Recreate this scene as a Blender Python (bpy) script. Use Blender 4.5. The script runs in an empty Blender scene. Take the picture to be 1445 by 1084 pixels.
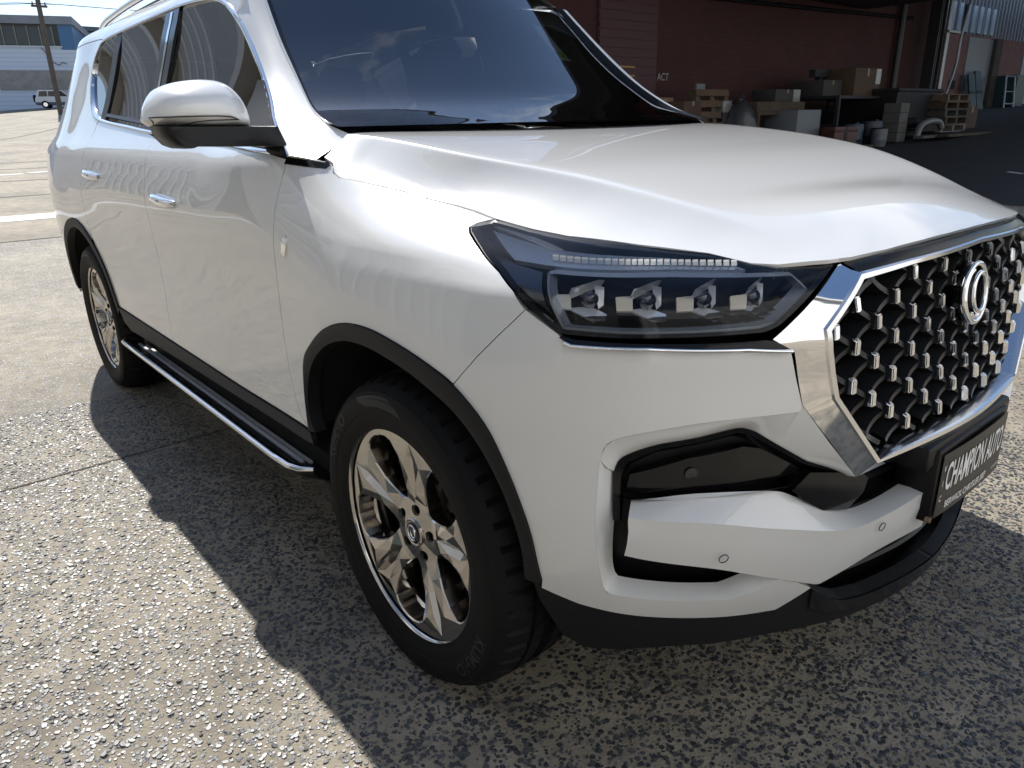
import bpy, bmesh, math, random
import numpy as np
from mathutils import Vector, Matrix
from mathutils.geometry import delaunay_2d_cdt
random.seed(7); RNG=np.random.default_rng(11)
PI=math.pi
scene=bpy.context.scene
COL=scene.collection
# ---------------- camera ----------------
def cam_axes(yaw,pitch,roll):
    f=np.array([math.cos(pitch)*math.cos(yaw),math.cos(pitch)*math.sin(yaw),math.sin(pitch)])
    r=np.cross(f,[0,0,1]); r/=np.linalg.norm(r); u=np.cross(r,f)
    c,s=math.cos(roll),math.sin(roll); return c*r+s*u,-s*r+c*u,f
_r,_u,_f=cam_axes(2.44677865,-0.34000807,-0.02136301)
cd=bpy.data.cameras.new('camera'); cam=bpy.data.objects.new('camera',cd); COL.objects.link(cam)
cd.sensor_fit='HORIZONTAL'; cd.sensor_width=36; cd.lens=1043.533/1445*36; cd.clip_start=.05; cd.clip_end=2000
M=Matrix(((_r[0],_u[0],-_f[0],1.32898),(_r[1],_u[1],-_f[1],-1.70460),(_r[2],_u[2],-_f[2],1.27972),(0,0,0,1)))
cam.matrix_world=M; scene.camera=cam
# ---------------- sun and sky ----------------
SUN=np.array([-1.02,.20,1.0]); SUN/=np.linalg.norm(SUN)          # direction towards the sun
elev=math.asin(SUN[2]); azim=math.atan2(SUN[0],SUN[1])            # rotation measured from +y, clockwise
sd=bpy.data.lights.new('sun','SUN'); sd.energy=4.3; sd.angle=math.radians(.53); sd.color=(1,.965,.91)
so=bpy.data.objects.new('sun',sd); COL.objects.link(so); so.rotation_euler=Vector(SUN).to_track_quat('Z','Y').to_euler()
wd=bpy.data.worlds.new('World'); scene.world=wd; wd.use_nodes=True
nt=wd.node_tree; nt.nodes.clear()
def N(t,**k):
    n=nt.nodes.new(t)
    for a,b in k.items(): setattr(n,a,b)
    return n
wo=N('ShaderNodeOutputWorld'); bg=N('ShaderNodeBackground'); sky=N('ShaderNodeTexSky',sky_type='NISHITA',sun_disc=False)
sky.sun_elevation=elev; sky.sun_rotation=azim; sky.altitude=30; sky.air_density=1.0; sky.dust_density=.35; sky.ozone_density=3.0
bg.inputs['Strength'].default_value=.098
tc=N('ShaderNodeTexCoord'); sx=N('ShaderNodeSeparateXYZ'); nt.links.new(tc.outputs['Generated'],sx.inputs[0])
mz=N('ShaderNodeMath',operation='MAXIMUM'); mz.inputs[1].default_value=.0; nt.links.new(sx.outputs[2],mz.inputs[0])
ad=N('ShaderNodeMath',operation='ADD'); ad.inputs[1].default_value=.12; nt.links.new(mz.outputs[0],ad.inputs[0])
dv=N('ShaderNodeVectorMath',operation='DIVIDE'); cb=N('ShaderNodeCombineXYZ')
for i in range(3): nt.links.new(ad.outputs[0],cb.inputs[i])
nt.links.new(tc.outputs['Generated'],dv.inputs[0]); nt.links.new(cb.outputs[0],dv.inputs[1])
ns=N('ShaderNodeTexNoise'); ns.inputs['Scale'].default_value=1.15; ns.inputs['Detail'].default_value=9; ns.inputs['Roughness'].default_value=.58; ns.inputs['Distortion'].default_value=.35
mpn=N('ShaderNodeVectorMath',operation='ADD'); mpn.inputs[1].default_value=(0,0,0); nt.links.new(dv.outputs[0],mpn.inputs[0]); nt.links.new(mpn.outputs[0],ns.inputs['Vector'])
cr=N('ShaderNodeValToRGB'); cr.color_ramp.elements[0].position=.545; cr.color_ramp.elements[1].position=.70
nt.links.new(ns.outputs['Fac'],cr.inputs[0])
hb=N('ShaderNodeMapRange'); hb.inputs['From Min'].default_value=.02; hb.inputs['From Max'].default_value=.22; hb.inputs['To Min'].default_value=.30; hb.inputs['To Max'].default_value=.0
nt.links.new(sx.outputs[2],hb.inputs['Value'])
ad2=N('ShaderNodeMath',operation='ADD',use_clamp=True); nt.links.new(cr.outputs[0],ad2.inputs[0]); nt.links.new(hb.outputs[0],ad2.inputs[1])
mx=N('ShaderNodeMix',data_type='RGBA'); mx.inputs['B'].default_value=(7.6,7.9,8.3,1)
nt.links.new(ad2.outputs[0],mx.inputs['Factor']); nt.links.new(sky.outputs[0],mx.inputs['A'])
nt.links.new(mx.outputs['Result'],bg.inputs['Color']); nt.links.new(bg.outputs[0],wo.inputs[0])
vs=scene.view_settings; vs.view_transform='Standard'; vs.look='None'; vs.exposure=0.66; vs.gamma=1.0; vs.use_curve_mapping=False
scene.render.engine='CYCLES'
scene.cycles.max_bounces=10; scene.cycles.transparent_max_bounces=16; scene.cycles.caustics_reflective=False; scene.cycles.caustics_refractive=False
scene.cycles.sample_clamp_indirect=6
# ---------------- materials ----------------
MATS={}
def mat(name,col=(.5,.5,.5),rough=.5,metal=0.,coat=0.,coatr=.03,spec=.5,emit=None,noise=None,bump=None,trans=0.):
    """noise=(scale, amount[, second colour]) colour mottling; bump=(scale, strength)"""
    if name in MATS: return MATS[name]
    m=bpy.data.materials.new(name); m.use_nodes=True; t=m.node_tree; b=t.nodes['Principled BSDF']
    b.inputs['Base Color'].default_value=(*col,1); b.inputs['Roughness'].default_value=rough; b.inputs['Metallic'].default_value=metal
    b.inputs['Coat Weight'].default_value=coat; b.inputs['Coat Roughness'].default_value=coatr; b.inputs['Specular IOR Level'].default_value=spec
    if trans: b.inputs['Transmission Weight'].default_value=trans
    if emit: b.inputs['Emission Color'].default_value=(*emit[0],1); b.inputs['Emission Strength'].default_value=emit[1]
    tcn=t.nodes.new('ShaderNodeTexCoord')
    if noise:
        n=t.nodes.new('ShaderNodeTexNoise'); n.inputs['Scale'].default_value=noise[0]; n.inputs['Detail'].default_value=6; n.inputs['Roughness'].default_value=.65
        t.links.new(tcn.outputs['Object'],n.inputs['Vector'])
        r=t.nodes.new('ShaderNodeValToRGB'); r.color_ramp.elements[0].position=.3; r.color_ramp.elements[1].position=.72
        c2=noise[2] if len(noise)>2 else tuple(c*(1-noise[1]) for c in col)
        r.color_ramp.elements[0].color=(*c2,1); r.color_ramp.elements[1].color=(*col,1)
        t.links.new(n.outputs['Fac'],r.inputs[0]); t.links.new(r.outputs[0],b.inputs['Base Color'])
    if bump:
        n2=t.nodes.new('ShaderNodeTexNoise'); n2.inputs['Scale'].default_value=bump[0]; n2.inputs['Detail'].default_value=4
        t.links.new(tcn.outputs['Object'],n2.inputs['Vector'])
        bp=t.nodes.new('ShaderNodeBump'); bp.inputs['Strength'].default_value=bump[1]; bp.inputs['Distance'].default_value=.004
        t.links.new(n2.outputs['Fac'],bp.inputs['Height']); t.links.new(bp.outputs[0],b.inputs['Normal'])
    MATS[name]=m; return m
def glassmat(name,tint,gloss=1.45,rough=0.):
    """thin pane: tinted see-through plus Fresnel mirror"""
    m=bpy.data.materials.new(name); m.use_nodes=True; t=m.node_tree; t.nodes.clear()
    o=t.nodes.new('ShaderNodeOutputMaterial'); mixn=t.nodes.new('ShaderNodeMixShader'); tr=t.nodes.new('ShaderNodeBsdfTransparent'); gl=t.nodes.new('ShaderNodeBsdfGlossy'); fr=t.nodes.new('ShaderNodeFresnel')
    tr.inputs[0].default_value=(*tint,1); gl.inputs['Roughness'].default_value=rough; gl.inputs['Color'].default_value=(1,1,1,1); fr.inputs['IOR'].default_value=gloss
    t.links.new(fr.outputs[0],mixn.inputs[0]); t.links.new(tr.outputs[0],mixn.inputs[1]); t.links.new(gl.outputs[0],mixn.inputs[2]); t.links.new(mixn.outputs[0],o.inputs[0])
    MATS[name]=m; return m
# ---------------- mesh helpers ----------------
def mesh(name,V,F,m,Nrm=None,smooth=None):
    me=bpy.data.meshes.new(name); me.from_pydata([tuple(map(float,v)) for v in V],[],[tuple(map(int,f)) for f in F])
    if m: me.materials.append(m)
    if Nrm is not None:
        me.shade_smooth(); me.normals_split_custom_set_from_vertices([tuple(map(float,n)) for n in Nrm])
    elif smooth is not None:
        me.shade_smooth(); me.set_sharp_from_angle(angle=math.radians(smooth))
    me.update(); return me
def add(name,me,parent=None,loc=None,rot=None):
    o=bpy.data.objects.new(name,me); COL.objects.link(o)
    if parent: o.parent=parent
    if loc is not None: o.location=loc
    if rot is not None: o.rotation_euler=rot
    return o
def obj(name,VF,m,parent=None,smooth=None,loc=None,rot=None):
    V,F=VF[0],VF[1]; Nn=VF[2] if len(VF)>2 else None
    return add(name,mesh(name,V,F,m,Nn,smooth),parent,loc,rot)
def empty(name,loc=(0,0,0),rz=0,parent=None):
    o=bpy.data.objects.new(name,None); COL.objects.link(o); o.location=loc; o.rotation_euler=(0,0,rz); o.empty_display_size=.2
    if parent: o.parent=parent
    return o
def tag(o,label=None,cat=None,group=None,kind=None):
    if label: o['label']=label
    if cat: o['category']=cat
    if group: o['group']=group
    if kind: o['kind']=kind
    return o
def join(*ps):
    V=[];F=[];Nn=[];ok=all(len(p)>2 for p in ps)
    for p in ps:
        b=len(V); V.extend(map(tuple,p[0])); F.extend([tuple(int(i)+b for i in f) for f in p[1]])
        if ok: Nn.extend(map(tuple,p[2]))
    return (V,F,Nn) if ok else (V,F)
def mir(p):
    V=np.array(p[0],float).copy(); V[:,1]*=-1; F=[tuple(reversed(f)) for f in p[1]]
    if len(p)>2:
        n=np.array(p[2],float).copy(); n[:,1]*=-1; return V,F,n
    return V,F
def both(p): return join(p,mir(p))
def xf(p,Mx):
    Mx=np.array(Mx,float); V=np.array(p[0],float)@Mx[:3,:3].T+Mx[:3,3]
    F=p[1]
    if np.linalg.det(Mx[:3,:3])<0: F=[tuple(reversed(f)) for f in F]
    return (V,F)
def box(x0,x1,y0,y1,z0,z1,b=0.):
    if b<=0:
        V=[(x,y,z) for x in (x0,x1) for y in (y0,y1) for z in (z0,z1)]
        return V,[(0,1,3,2),(4,6,7,5),(0,4,5,1),(2,3,7,6),(0,2,6,4),(1,5,7,3)]
    bm=bmesh.new(); bmesh.ops.create_cube(bm,size=1)
    for v in bm.verts: v.co=((x0+x1)/2+v.co.x*(x1-x0),(y0+y1)/2+v.co.y*(y1-y0),(z0+z1)/2+v.co.z*(z1-z0))
    bmesh.ops.bevel(bm,geom=bm.edges[:],offset=b,segments=2,affect='EDGES',profile=.5)
    bm.verts.index_update(); r=([tuple(v.co) for v in bm.verts],[tuple(v.index for v in f.verts) for f in bm.faces]); bm.free(); return r
def resample(P,n):
    P=np.array(P,float); d=np.r_[0,np.cumsum(np.linalg.norm(np.diff(P,axis=0),axis=1))]; t=np.linspace(0,d[-1],n)
    return np.stack([np.interp(t,d,P[:,i]) for i in range(P.shape[1])],-1)
def dense(P,h,closed=True):
    """insert points along a polyline so that no step is longer than h (corners are kept)"""
    P=[np.array(q,float) for q in P]; out=[]; L=len(P)
    for i in range(L if closed else L-1):
        a,b=P[i],P[(i+1)%L]; k=max(1,int(math.ceil(np.linalg.norm(b-a)/h)))
        for j in range(k): out.append(a+(b-a)*j/k)
    if not closed: out.append(P[-1])
    return np.array(out)
def sm(P,n=6): return [tuple(q) for q in crspline(P,n)]
def grid(Rows,closed_u=False,closed_v=False):
    """faces over a list of equal-length rows of points"""
    R=len(Rows); Cn=len(Rows[0]); V=[tuple(q) for r in Rows for q in r]; F=[]
    for i in range(R if closed_u else R-1):
        for j in range(Cn if closed_v else Cn-1):
            a=i*Cn+j; b=i*Cn+(j+1)%Cn; c=((i+1)%R)*Cn+(j+1)%Cn; d=((i+1)%R)*Cn+j; F.append((a,b,c,d))
    return V,F
def loft(curves,n=40): return grid([resample(c,n) for c in curves])
def tube(path,r,seg=10,closed=False,flat=1.0):
    P=np.array(path,float); T=np.gradient(P,axis=0)
    if closed:
        T=(np.roll(P,-1,0)-np.roll(P,1,0))
    T/=np.linalg.norm(T,axis=1)[:,None]; rr=np.broadcast_to(np.asarray(r,float),(len(P),)); rows=[]
    up=np.array([0,0,1.]) if abs(T[0][2])<.9 else np.array([0,1.,0])
    for p_,t_,q in zip(P,T,rr):
        a=np.cross(t_,up); a/=max(np.linalg.norm(a),1e-9); b=np.cross(a,t_); up=b
        rows.append([p_+q*(math.cos(k*2*PI/seg)*a+flat*math.sin(k*2*PI/seg)*b) for k in range(seg)])
    V,F=grid(rows,closed,True)
    F=[tuple(reversed(f)) for f in F]
    if not closed: F.append(tuple(range(seg))); F.append(tuple(reversed([len(V)-seg+k for k in range(seg)])))
    return V,F
def lathe(prof,seg=64,axis='y'):
    """prof: list of (radius, along) revolved about the y axis"""
    rows=[[(r*math.cos(k*2*PI/seg),w,r*math.sin(k*2*PI/seg)) for k in range(seg)] for r,w in prof]
    return grid(rows,False,True)
def shrink(P,d):
    """inset a closed 2-D polygon by d"""
    P=np.array(P,float); A=.5*np.sum(P[:,0]*np.roll(P[:,1],-1)-np.roll(P[:,0],-1)*P[:,1]); sg=1 if A>0 else -1
    e=np.roll(P,-1,0)-P; l=np.linalg.norm(e,axis=1)[:,None]; e=e/np.maximum(l,1e-9); n=np.stack([-e[:,1],e[:,0]],-1)*sg
    n0=np.roll(n,1,0); b=n+n0; bl=np.linalg.norm(b,axis=1)[:,None]; b=b/np.maximum(bl,1e-6)
    c=np.maximum(np.sum(b*n,axis=1)[:,None],.45); return P+b*d/c
def inside(P,q):
    x,y=q[:,0],q[:,1]; c=np.zeros(len(q),bool); n=len(P)
    for i in range(n):
        x0,y0=P[i]; x1,y1=P[(i+1)%n]
        if abs(y1-y0)<1e-12: continue
        k=((y0>y)!=(y1>y))&(x<(x1-x0)*(y-y0)/(y1-y0)+x0); c^=k
    return c
def panel(poly,f,h=.025,flange=.014,gap=.0018,hb=None,lines=()):
    """sheet trimmed to a 2-D outline in the parameters of surface f, with a returned edge; exact surface normals"""
    P=shrink(dense(poly,hb or h*.6),gap) if gap else dense(poly,hb or h*.6)
    A=np.sum(P[:,0]*np.roll(P[:,1],-1)-np.roll(P[:,0],-1)*P[:,1])
    if A<0: P=P[::-1]
    lo,hi=P.min(0),P.max(0); gx,gy=np.meshgrid(np.arange(lo[0]+h/2,hi[0],h),np.arange(lo[1]+h/2,hi[1],h),indexing='ij')
    q=np.stack([gx.ravel(),gy.ravel()],-1); q=q[inside(P,q)]
    if len(q):
        dmin=np.min(np.linalg.norm(q[:,None,:]-P[None,:,:],axis=2),axis=1); q=q[dmin>h*.45]
    n=len(P); ext=[]; E=[(i,(i+1)%n) for i in range(n)]
    for ln in lines:
        ln=np.array(ln,float); ok=inside(P,ln)&(np.min(np.linalg.norm(ln[:,None]-P[None],axis=2),axis=1)>h*.12)
        prev=None
        for v,o_ in zip(ln,ok):
            if o_:
                ext.append(v); i_=n+len(ext)-1
                if prev is not None: E.append((prev,i_))
                prev=i_
            else: prev=None
    if ext and len(q):
        X_=np.array(ext); dm=np.min(np.linalg.norm(q[:,None,:]-X_[None,:,:],axis=2),axis=1); q=q[dm>h*.5]
    pts=[tuple(map(float,v)) for v in P]+[tuple(map(float,v)) for v in ext]+[tuple(map(float,v)) for v in q]
    r=delaunay_2d_cdt([Vector(v) for v in pts],E,[],1,1e-6)
    W=np.array([(v[0],v[1]) for v in r[0]]); F=[tuple(t) for t in r[2]]
    V=f(W[:,0],W[:,1]); Nn=fnormal(f,W[:,0],W[:,1])
    F2=[]
    for t in F:
        a=W[t[1]]-W[t[0]]; b=W[t[2]]-W[t[0]]; F2.append(t if a[0]*b[1]-a[1]*b[0]>0 else tuple(reversed(t)))
    if flange:
        Vb=f(P[:,0],P[:,1]); Nb=fnormal(f,P[:,0],P[:,1]); k=len(V); m_=len(P)
        tg=np.roll(Vb,-1,0)-np.roll(Vb,1,0); out=np.cross(tg,Nb); out/=np.maximum(np.linalg.norm(out,axis=1)[:,None],1e-9)
        V=np.vstack([V,Vb,Vb-Nb*flange]); Nn=np.vstack([Nn,out,out])
        for i in range(m_):
            j=(i+1)%m_; F2.append((k+i,k+m_+i,k+m_+j,k+j))
    return V,F2,Nn
def text_flat(s,size=1.,shear=0.,sx=1.,bold=0.):
    cu=bpy.data.curves.new('glyphs','FONT'); cu.body=s; cu.size=size; cu.align_x='CENTER'; cu.align_y='CENTER'; cu.shear=shear; cu.offset=bold; cu.resolution_u=3
    ob=bpy.data.objects.new('glyphs',cu); COL.objects.link(ob); bpy.context.view_layer.update()
    me=bpy.data.meshes.new_from_object(ob.evaluated_get(bpy.context.evaluated_depsgraph_get()))
    V=np.array([tuple(v.co) for v in me.vertices]); F=[tuple(p.vertices) for p in me.polygons]
    bpy.data.objects.remove(ob); bpy.data.curves.remove(cu); bpy.data.meshes.remove(me)
    V[:,0]*=sx; return V,F
def copy_tree(o,parent=None):
    c=o.copy(); COL.objects.link(c); c.parent=parent
    for ch in o.children: copy_tree(ch,c)
    return c
# ---- car body surfaces (metres; x forward, y to the car's left, z up; origin under the front axle) ----
def crspline(pts, n=8):
    P=np.array(pts,float); Q=np.vstack([2*P[0]-P[1],P,2*P[-1]-P[-2]]); out=[]
    for i in range(1,len(Q)-2):
        p0,p1,p2,p3=Q[i-1],Q[i],Q[i+1],Q[i+2]
        d1=max(np.linalg.norm(p1-p0),1e-9)**.5; d2=max(np.linalg.norm(p2-p1),1e-9)**.5; d3=max(np.linalg.norm(p3-p2),1e-9)**.5
        m1=((p1-p0)/d1-(p2-p0)/(d1+d2)+(p2-p1)/d2)*d2
        m2=((p2-p1)/d2-(p3-p1)/(d2+d3)+(p3-p2)/d3)*d2
        for k in range(n):
            t=k/n; t2=t*t; t3=t2*t
            out.append((2*t3-3*t2+1)*p1+(t3-2*t2+t)*m1+(-2*t3+3*t2)*p2+(t3-t2)*m2)
    out.append(P[-1]); return np.array(out)
def pchip(xk,yk,x):
    # xk (K,), yk (K,) or (K,N) ; x (N,)
    xk=np.asarray(xk,float); yk=np.asarray(yk,float)
    if yk.ndim==1: yk=np.repeat(yk[:,None],len(x),1)
    h=np.diff(xk)[:,None]; dl=np.diff(yk,axis=0)/h
    m=np.zeros_like(yk)
    a,b=dl[:-1],dl[1:]; w1=2*h[1:]+h[:-1]; w2=h[1:]+2*h[:-1]
    with np.errstate(divide='ignore',invalid='ignore'):
        hm=(w1+w2)/(w1/a+w2/b)
    m[1:-1]=np.where(a*b>0,hm,0); m[0]=dl[0]; m[-1]=dl[-1]
    x=np.clip(x,xk[0],xk[-1]); i=np.clip(np.searchsorted(xk,x,side='right')-1,0,len(xk)-2)
    j=np.arange(len(x)); hh=xk[i+1]-xk[i]; t=(x-xk[i])/hh
    t2=t*t;t3=t2*t
    return (2*t3-3*t2+1)*yk[i,j]+(t3-2*t2+t)*hh*m[i,j]+(-2*t3+3*t2)*yk[i+1,j]+(t3-t2)*hh*m[i+1,j]
def catm(xk,yk,x):
    # smooth (C1, non-monotone) version across stations: yk (K,N)
    xk=np.asarray(xk,float); yk=np.asarray(yk,float)
    if yk.ndim==1: yk=np.repeat(yk[:,None],len(x),1)
    h=np.diff(xk)[:,None]; dl=np.diff(yk,axis=0)/h
    m=np.zeros_like(yk); m[1:-1]=(dl[:-1]*h[1:]+dl[1:]*h[:-1])/(h[1:]+h[:-1]); m[0]=dl[0]; m[-1]=dl[-1]
    x=np.clip(x,xk[0],xk[-1]); i=np.clip(np.searchsorted(xk,x,side='right')-1,0,len(xk)-2)
    j=np.arange(len(x)); hh=xk[i+1]-xk[i]; t=(x-xk[i])/hh
    t2=t*t;t3=t2*t
    return (2*t3-3*t2+1)*yk[i,j]+(t3-2*t2+t)*hh*m[i,j]+(-2*t3+3*t2)*yk[i+1,j]+(t3-t2)*hh*m[i+1,j]
_b=crspline([(-.2,-.955),(.1,-.955),(.25,-.952),(.38,-.935),(.49,-.90),(.58,-.845),(.65,-.765),(.705,-.66),(.745,-.53),(.785,-.36),(.81,-.18),(.82,0),(.81,.18),(.785,.36),(.745,.53)],16)
_b=_b[_b[:,0]>=0.0999-1e-6] if False else _b[16:]
_seg=np.r_[0,np.cumsum(np.linalg.norm(np.diff(_b,axis=0),axis=1))]+.1
_t=np.gradient(_b,axis=0); _t/=np.linalg.norm(_t,axis=1)[:,None]
for _k in range(6):
    _t[1:-1]=(_t[:-2]+2*_t[1:-1]+_t[2:])/4; _t/=np.linalg.norm(_t,axis=1)[:,None]
S_MID=float(np.interp(0,_b[:,1],_seg))
def base(s):
    s=np.asarray(s,float)
    x=np.where(s<.1,s,np.interp(s,_seg,_b[:,0])); y=np.where(s<.1,-.955,np.interp(s,_seg,_b[:,1]))
    tx=np.where(s<.1,1.,np.interp(s,_seg,_t[:,0])); ty=np.where(s<.1,0.,np.interp(s,_seg,_t[:,1]))
    return x,y,ty,-tx     # outward normal = (ty,-tx)
LV=[0.22, 0.3, 0.4, 0.5, 0.6, 0.72, 0.85, 0.95, 1.02, 1.06, 1.1, 1.14, 1.2, 1.26, 1.36, 1.5, 1.64, 1.72, 1.78]
ST={
-3.95:[-.42,-.4,-.38,-.36,-.34,-.32,-.3,-.29,-.285,-.2845,-.2857,-.29,-.31,-.36,-.42,-.5,-.58,-.64,-.72],
-3.78:[-.2,-.18,-.16,-.14,-.125,-.11,-.1,-.095,-.093,-.0936,-.0974,-.105,-.125,-.18,-.235,-.31,-.39,-.45,-.53],
-3.62:[-.13,-.11,-.09,-.072,-.058,-.046,-.038,-.035,-.035,-.0364,-.0404,-.048,-.068,-.115,-.165,-.235,-.3,-.355,-.43],
-3.45:[-.1,-.07,-.045,-.03,-.018,-.008,.0,.002,-.002,-.0081,-.0162,-.026,-.044,-.082,-.132,-.192,-.25,-.29,-.365],
-2.865:[-.09,-.05,-.02,-.005,.003,.012,.016,.014,.008,.0017,-.006,-.015,-.032,-.068,-.118,-.174,-.226,-.265,-.338],
-2.2:[-.1,-.06,-.02,-.008,-.006,-.008,-.006,-.001,.002,-.0006,-.0063,-.015,-.032,-.07,-.122,-.174,-.224,-.262,-.335],
-1.5:[-.1,-.06,-.025,-.01,-.01,-.014,-.012,-.004,.0,-.0018,-.0072,-.016,-.034,-.074,-.122,-.174,-.224,-.262,-.335],
-1.1:[-.1,-.06,-.025,-.01,-.01,-.014,-.012,-.004,.0,-.0018,-.0072,-.016,-.034,-.074,-.130,-.186,-.24,-.285,-.36],
-0.5:[-.1,-.06,-.02,-.008,-.006,-.006,-.004,.0,.0,-.0038,-.0111,-.022,-.047,-.098,-.175,-.25,-.315,-.36,-.42],
-0.2:[-.1,-.05,-.01,.0,.004,.01,.014,.01,-.004,-.018,-.045,-.09,-.17,-.22,-.26,-.30,-.34,-.38,-.42],
0.1:[-.1,-.05,-.008,.004,.008,.014,.015,.006,-.01,-.034,-.1,-.2,-.3,-0.35,-0.4,-0.45,-0.5,-0.55,-0.6],
0.3:[-.1,-.06,-.02,-.002,.006,.01,.009,-.004,-.025,-.07,-.165,-.27,-.4,-0.45,-0.5,-0.55,-0.6,-0.65,-0.7],
0.5:[-.13,-.09,-.045,-.015,.0,.003,.002,-.006,-.03,-.095,-.2,-.3,-.4,-0.45,-0.5,-0.55,-0.6,-0.65,-0.7],
0.7:[-.14,-.1,-.05,-.018,.0,.004,.003,-.006,-.05,-.145,-.24,-.34,-.4,-0.45,-0.5,-0.55,-0.6,-0.65,-0.7],
0.95:[-.1,-.07,-.03,-.005,.004,.004,.0,-.008,-.05,-.11,-.18,-.25,-.3,-0.35,-0.4,-0.45,-0.5,-0.55,-0.6],
1.22:[-.055,-.035,-.012,.004,.004,-.004,-.016,-.028,-.04,-.056,-.1,-.16,-.25,-0.3,-0.35,-0.4,-0.45,-0.5,-0.55],
1.508:[-.035,-.015,.0,.01,.008,-.006,-.028,-.042,-.048,-.0521,-.0697,-.1,-.25,-0.3,-0.35,-0.4,-0.45,-0.5,-0.55],
1.796:[-.055,-.035,-.012,.004,.004,-.004,-.016,-.028,-.04,-.056,-.1,-.16,-.25,-0.3,-0.35,-0.4,-0.45,-0.5,-0.55]}
_SK=sorted(ST)
def doff(s,z):
    D=np.array([catm(LV,np.array(ST[k]),z) for k in _SK])
    return catm(_SK,D,s)
def body(s,z,off=0.):
    s=np.atleast_1d(np.asarray(s,float)); z=np.atleast_1d(np.asarray(z,float))
    x,y,nx,ny=base(s); d=doff(s,z)+off
    return np.stack([x+nx*d,y+ny*d,z],-1)
def fnormal(f,a,b,e=.004):
    a=np.atleast_1d(np.asarray(a,float)); b=np.atleast_1d(np.asarray(b,float))
    n=np.cross(f(a+e,b)-f(a-e,b),f(a,b+e)-f(a,b-e)); return n/np.linalg.norm(n,axis=1)[:,None]
# hood
HX=[-.70,-.45,-.2,0,.2,.4,.55,.65,.72,.77,.82]
HC=[1.290,1.287,1.280,1.269,1.246,1.206,1.153,1.107,1.075,1.048,1.0]      # centre line
HRX=[-.70,-.30,.044,.247,.487,.60,.70,.76,.82]
HRY=[.79,.75,.72,.65,.535,.48,.45,.43,.41]; HRZ=[1.27,1.251,1.212,1.180,1.118,1.082,1.056,1.036,1.0]
HEX=[-.70,-.345,-.30,-.25,-.176,-.099,-.008,.079,.139,.207,.303,.381,.484,.569,.629,.657,.702,.77,.82]
HEY=[.90,.858,.857,.850,.835,.821,.811,.803,.800,.799,.794,.778,.708,.624,.584,.542,.446,.42,.40]; HEZ=[1.23,1.190,1.170,1.163,1.155,1.146,1.133,1.124,1.117,1.106,1.093,1.086,1.074,1.060,1.046,1.041,1.035,1.01,.98]
def hood(x,y):
    x=np.atleast_1d(np.asarray(x,float)); y=np.atleast_1d(np.asarray(y,float)); a=np.abs(y)
    zc=catm(HX,np.array(HC),x); yr=catm(HRX,np.array(HRY),x); zr=catm(HRX,np.array(HRZ),x)
    ye=catm(HEX,np.array(HEY),x); ze=catm(HEX,np.array(HEZ),x)
    t=np.minimum(a/yr,1.)
    top=zc+(zr+.004-zc)*t**(3.3-1.1*np.clip((x-.1)/.3,0,1))
    q=np.clip((a-yr)/np.maximum(ye-yr,.06),0,1.4)
    sl=ze+(zr+.004-ze)*np.sign(1-q)*np.abs(1-q)**1.55
    k=.003
    z1=-k*np.logaddexp(-top/k,-sl/k)
    # nose: one clean crown that rolls down to the leading edge
    y2=catm([.2,.35,.45,.55,.65,.72,.77,.82],np.array([.80,.79,.745,.665,.575,.50,.46,.44]),x); z2=catm([.2,.35,.45,.55,.65,.72,.77,.82],np.array([1.110,1.092,1.077,1.059,1.043,1.033,1.016,.985]),x)
    z2_=zc+(z2-zc)*(a/y2)**1.9
    w=np.clip((x-.42)/.26,0,1); w=w*w*(3-2*w)
    return np.stack([x,y,z1*(1-w)+z2_*w],-1)
# windscreen
WE=np.array([(-.47,.758,1.278),(-.55,.752,1.298),(-.658,.73,1.335),(-.775,.70,1.406),(-.91,.67,1.51),(-1.054,.64,1.645),(-1.13,.622,1.718)])
_we=crspline(WE,8); _wt=np.linspace(0,1,len(_we))
def wind(v,t):
    v=np.atleast_1d(np.asarray(v,float)); t=np.atleast_1d(np.asarray(t,float))
    e=np.stack([np.interp(t,_wt,_we[:,i]) for i in range(3)],-1)
    bl=(1-v*v); return np.stack([e[:,0]+bl*.13,e[:,1]*v,e[:,2]+bl*(.002+.045*t)],-1)
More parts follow.
